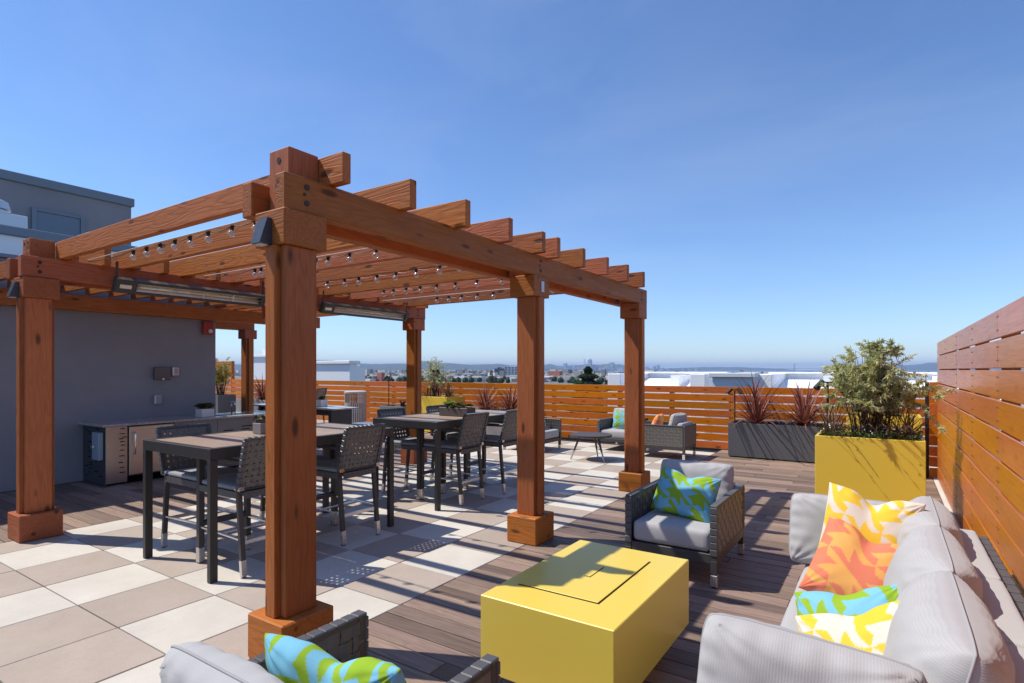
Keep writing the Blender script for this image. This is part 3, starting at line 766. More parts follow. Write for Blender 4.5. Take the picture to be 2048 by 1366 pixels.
# ------------------------------------------------------------------ bar stools (local: faces +X, rear at -X)
def make_stool():
    e = empty('bar_stool', (0, 0, 0), 'stool', 'bar stool')
    hw = .2275
    for s in (-1, 1):
        yq = s * (hw - .02)
        l = obj('leg', B(.60, .645, yq - .0225, yq + .0225, .13, .865, .003), framem, e)
        obj('foot', B(.598, .647, yq - .0245, yq + .0245, .008, .1295, .003), silver, l)
        obj('glide', B(.604, .641, yq - .018, yq + .018, .001, .0075), blackm, l)
        a = Vector((.06, yq, .66)); b2 = Vector((-.005, yq, .0)); q = a.lerp(b2, .80); q2 = a.lerp(b2, .985)
        l = obj('leg', MB().bar(a, q, .038, .030, (1, 0, 0)), framem, e)
        obj('foot', MB().bar(q, q2, .041, .033, (1, 0, 0)), silver, l)
        obj('glide', MB().bar(q2, b2 + Vector((0, 0, .002)), .03, .026, (1, 0, 0)), blackm, l)
        obj('armrest', B(-.02, .645, yq - .021, yq + .021, .866, .90, .004), framem, e)
        obj('side_rail', B(.06, .60, yq - .012, yq + .012, .60, .645, .002), framem, e)
        obj('footrest_bar', MB().bar((.02, yq, .285), (.60, yq, .30), .022, .012), silver, e)
        obj('seat_clip', B(.0, .07, s * (hw - .035), s * (hw + .012), .665, .700, .004), chrome, e)
    obj('footrest_bar', MB().box(.61, .64, -hw + .04, hw - .04, .30, .335, .002), framem, e)
    obj('footrest_bar', MB().box(.30, .325, -hw + .02, hw - .02, .284, .296, .002), silver, e)
    obj('footrest_bar', MB().box(.018, .034, -hw + .03, hw - .03, .245, .275, .002), silver, e)
    obj('seat_frame', MB().box(.02, .60, -hw + .03, hw - .03, .625, .648, .002), strapm2, e)
    sb = MB()
    for k in range(9): sb.box(.015, .0195, -hw + .03 + k * .0435, -hw + .03 + k * .0435 + .0415, .600, .655, .001)
    for s in (-1, 1):
        for k in range(11): sb.box(.06 + k * .049, .06 + k * .049 + .047, s * (hw - .004), s * (hw + .001), .602, .655, .001)
    obj('seat_edge_straps', sb, strapm2, e, kind='stuff')
    cu = rbox(.56, .43, .048, .02, 8, .004)
    o = obj('seat_cushion', cu, stoolfab, e, smooth=True, loc=(.325, 0, .650))
    # inclined back
    til = math.atan2(.115, .42); Hb = .435
    M = Matrix.Translation((.0 - .02, 0, .865)) @ Matrix.Rotation(R(-90), 4, 'Z') @ Matrix.Rotation(til, 4, 'X')
    M = Matrix.Translation((-.015, 0, .870)) @ Matrix.Rotation(-til, 4, 'Y') @ Matrix.Rotation(R(-90), 4, 'Z')
    weave(e, .455, Hb - .03, 9, 8, strapm, M, gap=.32)
    fr_ = MB()
    for s in (-1, 1): fr_.box(s * .2275 - .014, s * .2275 + .014, -.012, .012, -Hb / 2, Hb / 2, .003)
    fr_.box(-.213, .213, -.012, .012, Hb / 2 - .022, Hb / 2, .003).box(-.213, .213, -.012, .012, -Hb / 2, -Hb / 2 + .02, .003)
    o = obj('back_frame', fr_, framem, e); o.matrix_local = M
    wr = MB()
    for k in range(9): wr.box(-.2275 + k * .0506 + .004, -.2275 + (k + 1) * .0506 - .004, -.016, .016, Hb / 2 - .02, Hb / 2 + .004, .003)
    for s in (-1, 1):
        for k in range(8): wr.box(s * .228 - .018, s * .228 + .018, -.016, .016, -Hb / 2 + k * .0506 + .02, -Hb / 2 + (k + 1) * .0506 + .012, .003)
    o = obj('wrapped_edge', wr, strapm2, e, kind='stuff'); o.matrix_local = M
    return e
st = make_stool(); SG = 'woven strap bar stools'
spots = [((-4.135, 2.705, 0), math.pi, 'woven bar stool partly hidden behind the near pergola post'),
         ((-4.130, 3.665, 0), math.pi, 'woven bar stool with its whole back in view right of the near post'),
         ((-5.44, 2.74, 0), 0, 'woven bar stool on the wall side of the nearer bar table at its open end'),
         ((-5.44, 3.70, 0), 0, 'woven bar stool on the wall side of the nearer table hidden by the post'),
         ((-4.185, 5.45, 0), math.pi, 'woven bar stool at the near corner of the farther bar table'),
         ((-4.12, 6.24, 0), math.pi, 'woven bar stool against the middle pergola post at the farther table'),
         ((-5.45, 5.42, 0), 0, 'woven bar stool on the far side of the farther table near its left corner'),
         ((-5.42, 6.32, 0), 0, 'woven bar stool on the far side of the farther table behind the succulents')]
for i, (l, rz, lb) in enumerate(spots):
    o = st if i == 0 else copy_tree(st)
    place(o, l, rz, lb, SG)

# ------------------------------------------------------------------ club armchairs (local: faces -Y, front at y=0)
def make_armchair():
    e = empty('club_armchair', (0, 0, 0), 'chair', 'armchair'); W2 = .352; D = .95
    for s in (-1, 1):
        x0 = s * (W2 - .045); x1 = s * W2
        ar = obj('arm_frame', MB().box(x0 * 1.0, x1, 0, .045, .20, .60, .003).box(x0, x1, D - .045, D, .20, .60, .003)
                 .box(x0, x1, .0455, D - .0455, .575, .60, .003).box(x0, x1, .0455, D - .0455, .165, .235, .003), framem, e)
        for yy in (.0, D - .045):
            l = obj('leg', B(x0, x1, yy, yy + .045, .095, .199, .002), framem, e)
            obj('foot', B(x0 - .001, x1 + .001, yy - .001, yy + .046, .012, .0945, .002), silver, l)
            obj('glide', B(x0 + .005 * s, x1 - .005 * s, yy + .005, yy + .04, .001, .0115), blackm, l)
        M = Matrix.Translation((s * (W2 - .008), D / 2, .408)) @ Matrix.Rotation(R(90), 4, 'Z')
        weave(e, D - .03, .35, 15, 6, strapm, M, gap=.10)
        M = Matrix.Translation((s * (W2 - .040), D / 2, .408)) @ Matrix.Rotation(R(90), 4, 'Z')
        wr = MB(); pitch = (D - .0) / 18
        for k in range(18): wr.box(s * (W2 - .049), s * (W2 + .004), k * pitch + .002, (k + 1) * pitch - .002, .594, .607, .004)
        for k in range(7): wr.box(s * (W2 - .049), s * (W2 + .004), -.006, .012, .235 + k * .051 + .002, .235 + (k + 1) * .051 - .003, .003)
        for k in range(7): wr.box(s * (W2 - .049), s * (W2 + .004), D - .012, D + .006, .235 + k * .051 + .002, .235 + (k + 1) * .051 - .003, .003)
        obj('wrapped_edge', wr, strapm2, e, kind='stuff')
        weave(e, D - .03, .35, 15, 6, strapm2, M, gap=.12)
    obj('seat_frame', MB().box(-W2 + .046, W2 - .046, 0.005, .045, .175, .245, .003).box(-W2 + .046, W2 - .046, D - .045, D - .005, .175, .60, .003)
        .box(-W2 + .046, W2 - .046, .0455, D - .0455, .225, .245), framem, e)
    M = Matrix.Translation((0, D + .001, .408)); weave(e, 2 * W2 - .09, .35, 12, 7, strapm, M, gap=.07)
    obj('seat_cushion', rbox(.60, .78, .158, .035, 12, .008, .004, 1), greyfab2, e, smooth=True, loc=(0, .40, .250))
    obj('back_pad', rbox(.595, .12, .40, .04, 10, .01, .004, 4), greyfab, e, smooth=True, loc=(0, .845, .25))
    bc = pillow(.63, .42, .19, 40, 30, .02, .0, .011, 9, None, 4.5, .40, .06)
    o = obj('back_cushion', bc, greyfab, e, smooth=True, loc=(0, .70, .60), rot=(R(-14), 0, 0)); piping(bc, o)
    return e

def pillow(W, Hh, T, nu=40, nv=34, conc=.09, chop=0.0, wr=.006, seed=0, colf=None, sq=2.6, pexp=.62, rc=0.0):
    mb = MB(); mb.uv = []; cols = []
    rng = random.Random(seed); ids = [{}, {}]
    def P(u, v, side):
        au, av = abs(u), abs(v)
        x = W / 2 * u * (1 - conc * (1 - v * v) * au); z = Hh / 2 * v * (1 - conc * (1 - u * u) * av)
        if rc:
            kk = 1 - rc * (au * av) ** 5; x *= kk; z *= kk
        t = max(0, (1 - au ** sq)) ** pexp * max(0, (1 - av ** sq)) ** pexp
        if chop:
            cf = math.exp(-(u / .30) ** 2) * max(0, (v + .15) / 1.15) ** 1.5
            z -= chop * cf; t *= 1 - .35 * cf
        y = side * T / 2 * t
        if wr:
            q = Vector((x * 4 + seed * 3.1, z * 4, side * .7)); m_ = min(1, t * 2)
            fold = 0
            for cx_, cz_ in ((-1, -1), (1, -1), (1, 1), (-1, 1)):
                dx, dz = u - cx_, v - cz_; ang = math.atan2(dz, dx); dd = math.hypot(dx, dz)
                fold += math.sin(ang * 17 + seed) * math.exp(-dd * 2.6) * .9
            edge_ = math.sin(u * 21 + seed) * math.exp(-(1 - av) * 6) + math.sin(v * 19 + seed * 2) * math.exp(-(1 - au) * 6)
            y += side * wr * m_ * (noise.noise(q) * 1.3 + .6 * noise.noise(q * 2.3) + fold + edge_ * .5)
        return (x, y, z)
    for side in (0, 1):
        for i in range(nu + 1):
            for j in range(nv + 1):
                u = -math.cos(math.pi * i / nu); v = -math.cos(math.pi * j / nv)
                u = .35 * u + .65 * (2 * i / nu - 1); v = .35 * v + .65 * (2 * j / nv - 1)
                ed = i in (0, nu) or j in (0, nv)
                if side == 1 and ed: ids[1][(i, j)] = ids[0][(i, j)]; continue
                ids[side][(i, j)] = len(mb.v); mb.v.append(P(u, v, -1 if side == 0 else 1)); mb.uv.append((u * W / 2 + .5, v * Hh / 2 + .5))
                cols.append(colf(u * W / 2, v * Hh / 2, side) if colf else None)
        I = ids[side]
        for i in range(nu):
            for j in range(nv):
                q = (I[(i, j)], I[(i + 1, j)], I[(i + 1, j + 1)], I[(i, j + 1)])
                mb.f.append(q if side == 0 else q[::-1])
    mb.cols = cols if colf else None
    I = ids[0]; loop = [I[(i, 0)] for i in range(nu)] + [I[(nu, j)] for j in range(nv)] + [I[(i, nv)] for i in range(nu, 0, -1)] + [I[(0, j)] for j in range(nv, 0, -1)]
    mb.loop = [mb.v[k] for k in loop]
    return mb
def piping(mb, parent, r=.0042, m=None):
    L = mb.loop; t = MB(); rings = []; n = len(L)
    for i in range(n):
        p = Vector(L[i]); d = (Vector(L[(i + 1) % n]) - Vector(L[i - 1])).normalized(); u = Vector((0, 1, 0)); v = d.cross(u).normalized()
        rings.append(t.ring([p + (u * math.cos(a) + v * math.sin(a)) * r for a in [math.pi * 2 * k / 5 for k in range(5)]]))
    for i in range(n): t.bridge(rings[i], rings[(i + 1) % n])
    return obj('piping', t, m or pipem, parent, smooth=True)

ac = make_armchair(); AG = 'woven club armchairs'
aspots = [((-1.388, 4.27, 0), 0, 'woven club armchair behind the yellow fire table with a green and blue pillow'),
          ((-1.475, 1.615, 0), math.pi, 'woven club armchair in the near foreground seen from behind'),
          ((-5.50, 9.76, 0), R(90), 'woven club armchair facing right beside the low round table'),
          ((-4.49, 10.42, 0), 0, 'woven club armchair with its back to the fence behind the round table'),
          ((-3.93, 10.38, 0), R(-90), 'woven club armchair seen side on right of the far pergola post')]
for i, (l, rz, lb) in enumerate(aspots):
    o = ac if i == 0 else copy_tree(ac)
    place(o, l, rz, lb, AG)
    if i == 1:
        for ch in o.children:
            if ch.name.startswith('back_cushion'): ch.location = (ch.location.x, ch.location.y + .02, ch.location.z - .012)

# ------------------------------------------------------------------ printed pillows
def printf(ca, cb, s=.19, ox=.0, oy=.0, ang=0.0):      # interlocking angular hooks
    def f(x, y, side):
        X = x * math.cos(ang) - y * math.sin(ang) + ox; Y = x * math.sin(ang) + y * math.cos(ang) + oy
        X = X / (s * 1.15) + .10 * math.sin(Y * 19); Y = Y / (s * .95) + .10 * math.sin(X * 5.1)
        a = X - math.floor(X); b = Y - math.floor(Y)
        if a < .5 and b < .5: return ca
        if a >= .5 and b >= .5: return cb
        return ca if int((a + b) * 4) % 2 == 0 else cb
    return f
def throw(name, lb, W, Hh, T, loc, rot, colf, seed, chop=.05, conc=.045):
    mb = pillow(W, Hh, T * 1.3, 110, 84, conc, chop, .006, seed, colf, 3.0, .48)
    me = mb.mesh(name, printm, True); ca = me.color_attributes.new('print', 'FLOAT_COLOR', 'POINT'); buf = []
    for c in mb.cols: buf += [c[0], c[1], c[2], 1]
    ca.data.foreach_set('color', buf)
    o = obj(name, me, None, None, label=lb, cat='throw pillow', group='printed throw pillows')
    o.rotation_euler = rot; o.location = loc; return o
GREEN = (.26, .42, .030); BLUE = (.19, .47, .62); ORG = (.78, .38, .11); COR = (.74, .21, .12); YEL = (.80, .52, .05); CRM = (.70, .62, .52)
throw('throw_pillow', 'green and blue printed pillow on the armchair behind the fire table', .52, .37, .15, (-1.375, 4.64, .585), (R(-24), R(5), R(-10)), printf(BLUE, GREEN, .17), 3, .040)
throw('throw_pillow', 'green and blue printed pillow on the foreground armchair', .55, .39, .125, (-1.345, 1.12, .602), (R(14), R(-3), R(4)), printf(BLUE, GREEN, .17, .05, .06, .15), 4, .045)
throw('throw_pillow', 'yellow and cream printed pillow at the far end of the sofa', .46, .48, .16, (-.090, 3.70, .685), (R(-14), R(8), R(-4)), printf(YEL, CRM, .17, .02, .03, .2), 5, .060)
throw('throw_pillow', 'orange and coral printed pillow in front of the yellow one', .43, .43, .17, (-.118, 3.37, .580), (R(-30), R(18), R(-4)), printf(COR, ORG, .19, .03, .05, -.1), 6, .045)
throw('throw_pillow', 'green and blue printed pillow lying low in the middle of the sofa', .46, .34, .16, (-.120, 2.82, .495), (R(-32), R(-19), R(-10)), printf(GREEN, BLUE, .19, .10, .05, .35), 7, .025)
throw('throw_pillow', 'yellow and cream printed pillow tucked behind the near end cushion', .47, .40, .15, (-.045, 2.40, .545), (R(-28), R(-25), R(-10)), printf(YEL, CRM, .18, .05, .02, .3), 8, .025)
throw('throw_pillow', 'green and blue printed pillow on the armchair near the fence', .50, .36, .14, (-4.40, 10.78, .60), (R(-18), 0, R(6)), printf(GREEN, BLUE, .16), 9, .03)
throw('throw_pillow', 'orange printed pillow on the side on armchair', .42, .36, .14, (-3.60, 10.40, .60), (R(-20), 0, R(-80)), printf(COR, ORG, .16), 10, .03)
throw('throw_pillow', 'yellow printed pillow on the armchair left of the round table', .46, .40, .14, (-5.84, 9.76, .60), (R(-20), 0, R(96)), printf(YEL, CRM, .16), 11, .03)

# ------------------------------------------------------------------ sofa on the right
sf = empty('sofa', (0, 3.0, 0), 'long light grey cushioned sofa with woven back against the board screen', 'sofa')
def sp_(name, mb, m, **kw):
    o = obj(name, mb, m, sf, **kw); l = Vector(kw.get('loc', (0, 0, 0))); o.location = l - Vector(sf.location); return o
Y0, Y1 = 1.72, 4.34
sp_('frame', MB().box(-.43, .49, Y0, Y1, .165, .245, .004).box(.44, .49, Y0, Y1, .246, .60, .003), framem)
for s, yy in ((0, Y0), (1, Y1 - .045)):
    sp_('arm_frame', MB().box(-.43, -.385, yy, yy + .045, .246, .60, .003).box(-.384, .439, yy, yy + .045, .575, .60, .003), framem)
    M = Matrix.Translation((.0, yy + .0225 - 3.0, .41)); weave(sf, .86, .34, 16, 6, strapm, M, gap=.07)
    for xx in (-.43, .445):
        l = sp_('leg', B(xx, xx + .045, yy, yy + .045, .095, .164), framem)
        obj('foot', B(xx - .001, xx + .046, yy - .001, yy + .046, .003, .0945), silver, l)
wr = MB(); n_ = 44; pitch = (Y1 - Y0) / n_
for k in range(n_): wr.box(.440, .496, Y0 + k * pitch + .003, Y0 + (k + 1) * pitch - .003, .594, .612 + (.004 if k % 2 else 0), .005)
for k in range(15):
    for yy in (Y0, Y1 - .045): wr.box(-.43 + k * .058, -.43 + k * .058 + .052, yy - .004, yy + .049, .594, .608, .004)
sp_('wrapped_edge', wr, strapm2, kind='stuff')
M = Matrix.Translation((.468, (Y0 + Y1) / 2 - 3.0, .41)) @ Matrix.Rotation(R(90), 4, 'Z'); weave(sf, Y1 - Y0 - .03, .34, 44, 6, strapm, M, gap=.07)
sp_('inner_back', B(.41, .438, Y0 + .05, Y1 - .05, .246, .57), strapm2)
seg = (Y0 + .05, 2.58, 3.34, Y1 - .05)
for k, (a, b) in enumerate(zip(seg, seg[1:])):
    sp_('seat_cushion', rbox(.80, b - a - .004, .175, .03, 12, .010, .004, k + 2), greyfab, smooth=True, loc=(-.02, (a + b) / 2, .247))
    sp_('back_pad', rbox(.165, b - a - .004, .235, .018, 12, .004, .003, k + 5), greyfab, smooth=True, loc=(.352, (a + b) / 2, .425))
for k, (yc, ht, xx) in enumerate(((3.86, .40, .160), (3.10, .42, .155), (2.33, .44, .145))):
    mb = pillow(.80, .46, .31, 60, 40, .012, .0, .010, 21 + k, None, 3.0, .48, .05)
    o = obj('back_cushion', mb, greyfab2, sf, smooth=True)
    o.rotation_euler = Euler((R(15), 0, R(90)), 'XYZ'); o.rotation_euler = (Matrix.Rotation(R(90), 4, 'Z') @ Matrix.Rotation(R(14), 4, 'X')).to_euler()
    o.location = (xx, yc - 3.0, .625); piping(mb, o)
def loose(name, lb, W, Hh, T, loc, rot, seed):
    mb = pillow(W, Hh, T, 60, 44, .012, .0, .011, seed, None, 5.0, .36, .075)
    o = obj(name, mb, greyfab2 if seed % 2 else greyfab, smooth=True, label=lb, cat='cushion', group='loose grey end cushions')
    o.location = loc; o.rotation_euler = rot; piping(mb, o); return o
loose('end_cushion', 'light grey end cushion standing upright at the far end of the sofa', .61, .43, .19, (-.205, 3.93, .620), (R(-14), R(1), R(4)), 31)
loose('end_cushion', 'light grey end cushion standing at the near end of the sofa', .61, .44, .21, (-.215, 1.90, .575), (R(-8), R(4), R(3)), 32)

# ------------------------------------------------------------------ fire table
ft = empty('fire_table', (-1.285, 2.72, 0), 'yellow powder coated metal fire table with a recessed lid', 'fire table')
def fp(name, mb, m, **kw): o = obj(name, mb, m, ft, **kw); o.location = -Vector(ft.location); return o
fp('body', B(-1.632, -.942, 2.19, 3.250, .155, .52, .004), yellowm)
fp('plinth', B(-1.50, -1.07, 2.32, 3.12, .001, .154), yellowm)
lid = fp('lid', B(-1.545, -1.115, 2.405, 3.085, .5205, .5250, .001), yellowm)
fp('gap_line', MB().box(-1.552, -1.108, 2.398, 2.4045, .5202, .5212).box(-1.1145, -1.108, 2.405, 3.09, .5202, .5212), holem)
obj('handle_slot', MB().box(-1.32, -1.29, 2.675, 2.681, .5253, .5260).box(-1.2895, -1.284, 2.675, 2.85, .5253, .5260), holem, lid)
# ------------------------------------------------------------------ round coffee table
ctb = empty('coffee_table', (-4.43, 9.25, 0), 'low round dark coffee table on splayed legs between the armchairs', 'coffee table')
obj('tabletop', MB().cyl((0, 0, .415), (0, 0, .45), .375, n=48), plain('dark_table_top', (.065, .06, .058), .5), ctb)
for k in range(3):
    a = R(95 + 120 * k); d = Vector((math.cos(a), math.sin(a), 0)); p0 = d * .20 + Vector((0, 0, .415)); p1 = d * .36 + Vector((0, 0, .002)); q = p0.lerp(p1, .62)
    l = obj('leg', MB().cyl(p0, q, .02, .018, 10), framem, ctb); obj('foot', MB().cyl(q, p1, .0185, .015, 10), silver, l)

# ------------------------------------------------------------------ plants
def blade(mb, base, az, lean, L, wd, tint, droop=.6, n=6):
    d = Vector((math.cos(az), math.sin(az), 0)); sd = Vector((-math.sin(az), math.cos(az), 0)); prev = None; th = lean; p = Vector(base)
    for i in range(n + 1):
        t = i / n; wv = wd * (1 - t ** 2.2) * (.6 + .4 * min(1, t * 4)) + .0008
        nrm = Vector((-math.sin(th) * d.x, -math.sin(th) * d.y, math.cos(th)))
        q = [p - sd * wv / 2 + nrm * wv * .18, p, p + sd * wv / 2 + nrm * wv * .18]
        b = len(mb.v); mb.v += [tuple(x) for x in q]; mb.tint += [min(1, tint + .25), tint * .6, min(1, tint + .25)]
        if prev is not None: mb.f += [(prev, prev + 1, b + 1, b), (prev + 1, prev + 2, b + 2, b + 1)]
        prev = b; p = p + (d * math.sin(th) + Vector((0, 0, math.cos(th)))) * (L / n); th += droop * (t + .15) * 1.6 / n
def flax(loc, n, L, lb, seed, m=leaf_red, wd=.036, group='red leaved flax plants', name='flax_plant', lean=(.05, 1.35), cat='plant'):
    random.seed(seed); e = empty(name, loc, lb, cat, group); mb = MB(); mb.tint = []
    for k in range(n):
        az = random.uniform(0, 6.283); ln = random.uniform(*lean)
        blade(mb, (random.uniform(-.05, .05), random.uniform(-.05, .05), 0), az, ln, L * random.uniform(.55, 1.1), wd * random.uniform(.6, 1.2), random.random() ** 1.5, random.uniform(.2, 1.7))
    obj('leaves', mb, m, e, kind='stuff'); return e
def leaf(mb, p, d, L, wd, tint, nr=None):
    d = d.normalized(); sd = d.cross(nr or Vector((random.uniform(-1, 1), random.uniform(-1, 1), random.uniform(-1, 1)))); 
    if sd.length < 1e-3: return
    sd.normalize(); b = len(mb.v)
    q = [p, p + d * L * .4 + sd * wd / 2, p + d * L + Vector((0, 0, -L * .12)), p + d * L * .4 - sd * wd / 2]
    mb.v += [tuple(x) for x in q]; mb.f.append((b, b + 1, b + 2, b + 3)); mb.tint += [tint] * 4
def shrub(name, loc, env, nst, nleaf, L, wd, m, lb, cat, seed, group=None, stem=True, sr=.007):
    """env: list of (z, radius_x, radius_y, xoff) profile rows of the crown"""
    random.seed(seed); e = empty(name, loc, lb, cat, group); st_ = MB(); lf = MB(); lf.tint = []
    zmax = env[-1][0]
    def prof(z):
        for a, b in zip(env, env[1:]):
            if a[0] <= z <= b[0]:
                t = (z - a[0]) / (b[0] - a[0] + 1e-9); return [a[k] + (b[k] - a[k]) * t for k in (1, 2, 3)]
        return env[-1][1:4]
    tips = []
    for k in range(nst):
        zt = random.uniform(.22, 1.0) ** .6 * zmax; rx, ry, ox = prof(zt); a = random.uniform(0, 6.283); rr = math.sqrt(random.random())
        tip = Vector((ox + rx * rr * math.cos(a), ry * rr * math.sin(a), zt)); bs = Vector((tip.x * .55 + random.uniform(-.1, .1) * env[0][1], tip.y * .3, 0))
        mid = bs.lerp(tip, .5) + Vector((random.uniform(-.06, .06), random.uniform(-.06, .06), .05))
        pts = [bs, bs.lerp(mid, .5) + Vector((random.uniform(-.02, .02), 0, .02)), mid, mid.lerp(tip, .55) + Vector((random.uniform(-.03, .03), random.uniform(-.03, .03), 0)), tip]
        st_.tube(pts, sr, 5, .3); tips.append(pts)
    per = max(1, nleaf // (nst * 3))
    for pts in tips:
        cl = random.random()
        for q in range(3):
            t = random.uniform(.45, 1); i = min(3, int(t * 4)); f = t * 4 - i
            o_ = pts[i].lerp(pts[i + 1], f)
            out = Vector((random.gauss(0, 1), random.gauss(0, 1), random.gauss(.35, .6))).normalized()
            Lb = random.uniform(.07, .20) if random.random() < .8 else random.uniform(.2, .36); end = o_ + out * Lb
            st_.tube([o_, o_.lerp(end, .5) + Vector((0, 0, .01)), end], sr * .35, 4, .4)
            for r_ in range(per):
                tt = random.uniform(.1, 1.05); p = o_.lerp(end, tt)
                dd = (out + Vector((random.gauss(0, .7), random.gauss(0, .7), random.gauss(0, .6)))).normalized()
                leaf(lf, p, dd, L * random.uniform(.6, 1.25), wd * random.uniform(.7, 1.2), min(1, max(0, cl * .5 + random.random() * .55)))
    if stem: obj('stems', st_, barkm, e, kind='stuff')
    obj('leaves', lf, m, e, kind='stuff'); return e
def planter(loc, w2, d2, hh, m, lb, grp=None, rim=.03):
    e = empty('planter', loc, lb, 'planter', grp)
    mb = MB(); mb.box(-w2, w2, -d2, -d2 + rim, .02, hh, .003).box(-w2, w2, d2 - rim, d2, .02, hh, .003).box(-w2, -w2 + rim, -d2 + rim, d2 - rim, .02, hh, .003).box(w2 - rim, w2, -d2 + rim, d2 - rim, .02, hh, .003)
    obj('body', mb, m, e); obj('base', B(-w2 + .02, w2 - .02, -d2 + .02, d2 - .02, .001, .019), holem, e)
    obj('soil', B(-w2 + rim, w2 - rim, -d2 + rim, d2 - rim, .3, hh - .04), soilm, e); return e
YG = 'tall yellow planters'
planter((-.165, 7.22, 0), .48, .37, .90, yellowm2, 'tall yellow planter holding the big olive green shrub', YG)
planter((-.05, 10.6, 0), .48, .37, .90, yellowm2, 'tall yellow planter half hidden behind the big shrub', YG)
planter((-9.65, 11.27, 0), .48, .37, .92, yellowm2, 'tall yellow planter beyond the farther bar table', YG)
GG = 'long low planters'
planter((-1.55, 11.27, 0), .90, .34, .63, plantgrey, 'long charcoal planter of red flax against the fence', GG)
planter((-8.0, 11.45, 0), 1.0, .28, .62, plantlight, 'long warm grey planter with red flax behind the farther table', GG)
planter((-11.15, 11.22, 0), .44, .28, .62, plain('mid_grey_planter', (.17, .185, .19), .5), 'square mid grey planter left of the rear pergola post', GG)
planter((-17.6, 11.25, 0), 1.0, .3, .62, plantlight, 'pale planter with flax seen past the third row post', GG)
planter((-18.25, 10.2, 0), .45, .3, .80, plantgrey, 'dark planter of yellow bamboo at the grey wall corner', GG)
random.seed(11)
env = [(.0, .34, .25, 0), (.18, .50, .36, .0), (.36, .58, .42, .0), (.56, .52, .40, .0), (.76, .38, .32, -.02), (.94, .25, .24, .0), (1.06, .08, .08, .08)]
shrub('olive_shrub', (-.12, 7.20, .86), env, 96, 22000, .055, .014, leaf_green, 'big olive green shrub with narrow leaves in the tall yellow planter', 'shrub', 12, sr=.0045)
flax((-.50, 7.02, .86), 34, .55, 'bronze strap leaves at the left of the big yellow planter', 13, leaf_bronze, .02, 'bronze flax in the yellow planter', lean=(.1, .8))
flax((.16, 7.05, .86), 44, .50, 'bronze strap leaves at the right of the big yellow planter', 14, leaf_bronze, .02, 'bronze flax in the yellow planter', lean=(.1, .9))
flax((-.15, 7.35, .86), 40, .60, 'bronze strap leaves at the middle back of the big yellow planter', 15, leaf_bronze, .018, 'bronze flax in the yellow planter', lean=(.1, .9))
# ground cover with white flowers
random.seed(16)
gc = empty('ground_cover', (-.16, 7.2, .86), 'low green ground cover with tiny white flowers in the yellow planter', 'ground cover')
mb = MB(); mb.tint = []
for k in range(2600):
    p = Vector((random.uniform(-.46, .46), random.uniform(-.36, .36), 0)); p.z = .02 + .10 * random.random() * (.5 + .5 * abs(math.sin(p.x * 9)))
    leaf(mb, p, Vector((random.gauss(0, 1), random.gauss(0, 1), .8)), .028, .010, random.random())
obj('leaves', mb, leaf_dark, gc, kind='stuff')
mb = MB()
for k in range(38):
    c = Vector((random.uniform(-.46, .46), random.uniform(-.38, .2), random.uniform(.08, .16))); mb.cyl(c, c + Vector((0, -.002, .004)), .009, .006, 7)
obj('flowers', mb, flowerm, gc, kind='stuff')
# trailing stems over the planter front
random.seed(17)
tr = empty('trailing_stems', (-.165, 6.85, .90), 'thin seed stems arching out over the front of the yellow planter', 'plant')
mb = MB(); mb.tint = []
for k in range(16):
    x0 = random.choice([-.40, -.36, -.30, -.22, -.05, .05, .18, .22, .26, .30]) + random.uniform(-.02, .02); L = random.uniform(.10, .30)
    pts = [Vector((x0, .06, -.02)), Vector((x0 + .01, -.02, .10)), Vector((x0 + L * .25, -.02 - L * .4, .16)), Vector((x0 + L * .5, -.02 - L * .8, .10))]
    b0 = len(mb.v); mb.tube(pts, .0022, 4, .5); mb.tint += [.6] * (len(mb.v) - b0)
    for t in range(5): leaf(mb, pts[2].lerp(pts[3], t / 5), Vector((random.gauss(0, 1), random.gauss(0, 1), -.4)), .022, .009, .5)
obj('stems', mb, leaf_bronze, tr, kind='stuff')
flax((-2.02, 11.22, .60), 120, 1.0, 'red flax clump at the left end of the charcoal planter', 18)
flax((-1.22, 11.22, .60), 120, .95, 'red flax clump at the right end of the charcoal planter', 19)
flax((-8.35, 11.42, .58), 110, .78, 'red flax clump at the left of the warm grey planter', 20)
flax((-7.60, 11.42, .58), 110, .78, 'red flax clump at the right of the warm grey planter', 21)
flax((-10.95, 11.2, .58), 26, .30, 'small dark flax in the square mid grey planter', 22, leaf_purple)
flax((-17.4, 11.2, .58), 110, 1.0, 'red flax clump beyond the third row post', 23)
flax((-9.95, 11.1, .88), 50, .62, 'bronze flax at the left of the distant yellow planter', 24, leaf_bronze, .02, 'bronze flax in the distant planter')
flax((-9.32, 11.15, .88), 60, .55, 'bronze flax at the right of the distant yellow planter', 25, leaf_bronze, .02, 'bronze flax in the distant planter')
shrub('olive_shrub', (-9.75, 11.25, .9), [(0, .2, .2, 0), (.3, .35, .3, .0), (.55, .42, .3, .1), (.75, .32, .25, .0), (.92, .12, .1, -.2)], 34, 2100, .07, .016, leaf_green, 'loose olive green shrub in the distant yellow planter', 'shrub', 26)
shrub('bamboo', (-18.15, 10.2, .78), [(0, .3, .2, 0), (.5, .42, .25, 0), (.9, .40, .25, 0), (1.2, .2, .2, 0)], 40, 3000, .09, .02, leaf_yellow, 'yellow green bamboo beside the corner of the grey wall', 'bamboo', 27)

